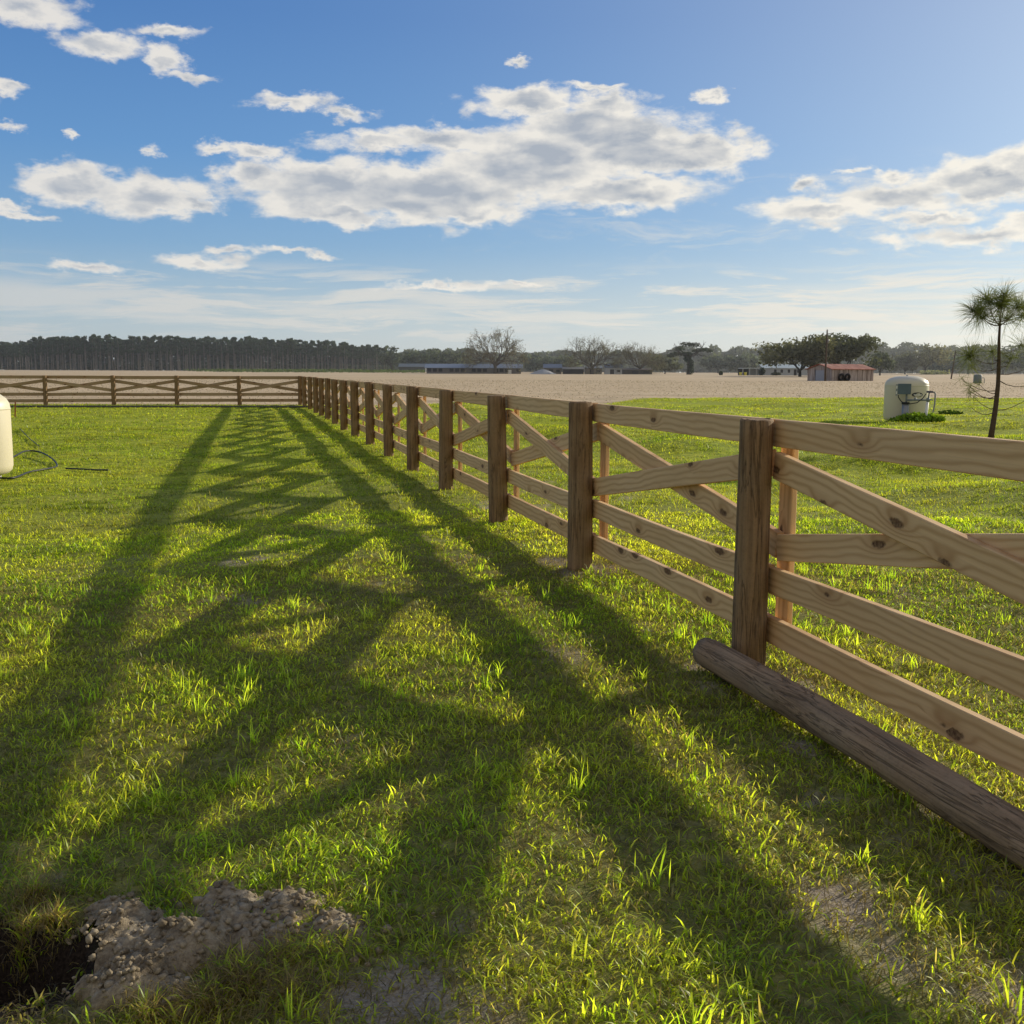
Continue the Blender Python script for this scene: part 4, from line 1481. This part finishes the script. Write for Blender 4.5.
wd = bpy.data.worlds.new('World'); SC.world = wd; wd.use_nodes = True
nt = wd.node_tree; nt.nodes.clear(); N = NT(nt)
out = N.n('ShaderNodeOutputWorld')
bg = N.n('ShaderNodeBackground')
SKYS = .13
bg.inputs[1].default_value = SKYS
sky = N.n('ShaderNodeTexSky', sky_type='NISHITA')
sky.sun_disc = False
sky.sun_elevation = R(EL)
sky.sun_rotation = R(AZ)
sky.air_density = 1.0; sky.dust_density = 1.2; sky.ozone_density = 1.6
tc = N.n('ShaderNodeTexCoord').outputs['Generated']
sx = N.n('ShaderNodeSeparateXYZ'); N.L(tc, sx.inputs[0])
az = N.math('MULTIPLY', N.math('ARCTAN2', sx.outputs[0], sx.outputs[1]), 180 / PI)
el = N.math('MULTIPLY', N.math('ARCSINE', sx.outputs[2]), 180 / PI)
cb_ = N.n('ShaderNodeCombineXYZ'); N.L(az, cb_.inputs[0]); N.L(el, cb_.inputs[1])
p = cb_.outputs[0]


def warped(p, sc, amp, det=4):
    nn = N.noise(N.map(p, (sc, sc * 1.7, 1)), 1, det, .6, 0, 'Color')
    d_ = N.vmath('MULTIPLY', N.vmath('SUBTRACT', nn, (.5, .5, .5)), (amp, amp * .55, 0))
    return N.vmath('ADD', p, d_)


pw = warped(p, .55, 3.2, 5)
PXD = math.degrees(1 / FPX)
cl = [(330, 188, 108, 30), (430, 195, 115, 34), (530, 165, 105, 42), (640, 150, 95, 30), (700, 152, 58, 26), (530, 102, 62, 15), (605, 105, 55, 13), (440, 138, 62, 15), (375, 143, 55, 11),
      (340, 214, 80, 12), (620, 192, 90, 19), (295, 103, 40, 8), (345, 115, 28, 7), (250, 175, 38, 14), (590, 130, 90, 30), (470, 215, 60, 14),
      (72, 185, 52, 20), (150, 198, 60, 21), (200, 203, 28, 10), (22, 10, 55, 16), (98, 47, 42, 13), (165, 60, 20, 10), (162, 32, 36, 7), (8, 88, 20, 6), (8, 125, 14, 5), (68, 135, 9, 5),
      (152, 150, 13, 6), (220, 148, 22, 6), (258, 155, 22, 8), (190, 78, 22, 5), (6, 207, 18, 5), (20, 216, 22, 4), (90, 267, 38, 6), (203, 261, 40, 9), (232, 250, 22, 6), (290, 250, 34, 4),
      (318, 256, 16, 5), (825, 209, 70, 14), (895, 196, 72, 18), (985, 180, 72, 23), (1050, 168, 70, 28), (935, 217, 55, 8), (800, 183, 22, 8), (850, 170, 14, 4), (895, 176, 22, 7),
      (985, 237, 90, 11), (1040, 226, 50, 12), (715, 95, 14, 7), (590, 88, 34, 5), (515, 62, 14, 4), (440, 285, 60, 5), (515, 285, 40, 4), (1160, 140, 90, 26), (1250, 230, 120, 22), (-120, 90, 80, 20), (-180, 200, 90, 24)]
field = None
for (u, v_, rx, ry) in cl:
    a, e = azel(u, v_)
    q = N.vmath('LENGTH', N.vmath('MULTIPLY', N.vmath('SUBTRACT', pw, (a, e, 0)), (1 / (rx * PXD), 1 / (ry * PXD), 0)))
    s_ = N.math('MULTIPLY', N.math('SUBTRACT', 1.0, q), min(1.0, .42 + ry / 45))
    field = s_ if field is None else N.math('SMOOTH_MAX', field, s_, .12)
det = N.noise(N.map(p, (.50, 1.15, 1)), 1, 10, .58, .25)
low_a = N.noise(N.map(p, (.42, 1.0, 1)), 1, 4, .5, .2)
low_b = N.noise(N.map(p, (.42, 1.0, 1), (.20, .38, 0)), 1, 4, .5, .2)
dens = N.math('ADD', field, N.math('MULTIPLY', N.math('SUBTRACT', det, .5), 1.25))
alpha = N.rng(dens, -.12, .36, 0, 1, True)
thick = N.rng(N.math('ADD', N.math('MULTIPLY', field, .9), N.math('MULTIPLY', N.math('SUBTRACT', low_a, .5), .8)), .22, .62, 0, 1, True)
relief = N.math('ADD', N.math('MULTIPLY', N.math('SUBTRACT', low_a, low_b), 1.9), N.math('MULTIPLY', N.math('SUBTRACT', det, .5), .35))
lit = N.math('ADD', N.math('SUBTRACT', 1.0, N.math('MULTIPLY', thick, .80)), relief, clamp=True)
K = 1 / SKYS
sunward = N.rng(az, -25, 45, 0, 1)
bright = N.mix(sunward, tuple(k * K for k in (.80, .77, .72)), tuple(k * K for k in (1.05, .98, .84)))
dark = N.mix(sunward, tuple(k * K for k in (.42, .46, .52)), tuple(k * K for k in (.42, .45, .49)))
cc = N.mix(lit, dark, bright)
sk = N.mix(1.0, sky.outputs[0], (.62, .86, 1.22), 'MULTIPLY')
grad = N.ramp(N.rng(el, 0, 90, 0, 1), [(0.0, (.50, .58, .61)), (.03, (.40, .53, .62)), (.07, (.215, .39, .60)), (.12, (.125, .295, .57)), (.19, (.075, .205, .48)), (.4, (.05, .15, .40)), (1., (.03, .10, .30))])
grad = N.mix(1.0, grad, (K, K, K), 'MULTIPLY')
sunf = N.math('POWER', N.math('MAXIMUM', N.vmath('DOT_PRODUCT', tc, tuple(sd)), 0.0), 5.0)
grad = N.mix(N.math('MULTIPLY', sunf, .62, clamp=True), grad, tuple(k * K for k in (.80, .82, .78)))
sk = N.mix(.80, sk, grad)
# unseen warm cloud bank added behind the camera as fill light for the boards
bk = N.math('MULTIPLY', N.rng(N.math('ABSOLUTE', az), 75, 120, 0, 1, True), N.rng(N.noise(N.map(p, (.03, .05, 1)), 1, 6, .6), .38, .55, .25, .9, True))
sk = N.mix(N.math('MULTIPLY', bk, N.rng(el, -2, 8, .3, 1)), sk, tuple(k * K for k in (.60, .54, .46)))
# thin streaks and veils low over the horizon
st = N.noise(N.map(warped(p, .12, 2.0, 3), (.10, 1.05, 1)), 1, 7, .66, .4)
band = N.math('MULTIPLY', N.rng(el, .6, 2.6, .35, 1, True), N.rng(el, 4.3, 5.9, 1, 0, True))
st3 = N.noise(N.map(warped(p, .10, 1.2, 3), (.055, .85, 1), (7, 2, 0)), 1, 8, .6, .2)
band3 = N.math('MULTIPLY', N.rng(el, 1.4, 2.4, 0, 1, True), N.rng(el, 3.7, 4.9, 1, 0, True))
veil = N.math('MAXIMUM', N.math('MULTIPLY', N.rng(st, .44, .60, 0, .85, True), band), N.math('MULTIPLY', N.rng(st3, .40, .60, 0, .75, True), band3))
st2 = N.noise(N.map(warped(p, .2, 2.5, 3), (.13, .8, 1), (3, 5, 0)), 1, 8, .7, .6)
band2 = N.math('MULTIPLY', N.math('MULTIPLY', N.rng(el, 4.5, 6.5, 0, 1, True), N.rng(el, 8, 11, 1, 0, True)), N.rng(az, -9, 16, 0, 1, True))
veil = N.math('MAXIMUM', veil, N.math('MULTIPLY', N.rng(st2, .46, .7, 0, .6, True), band2))
veil = N.math('MAXIMUM', veil, N.math('MULTIPLY', N.rng(el, 0, 7, .55, 0, True), N.rng(az, -20, 26, .25, 1)))
vc = N.mix(sunward, tuple(k * K for k in (.62, .63, .62)), tuple(k * K for k in (1.0, .92, .77)))
sk = N.mix(veil, sk, vc)
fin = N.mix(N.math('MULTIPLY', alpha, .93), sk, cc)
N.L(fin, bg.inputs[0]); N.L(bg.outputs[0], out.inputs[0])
wd.cycles.sampling_method = 'MANUAL'
wd.cycles.sample_map_resolution = 1024
SC.cycles.max_bounces = 6
SC.cycles.transmission_bounces = 4
SC.cycles.transparent_max_bounces = 4
SC.cycles.sample_clamp_indirect = 6
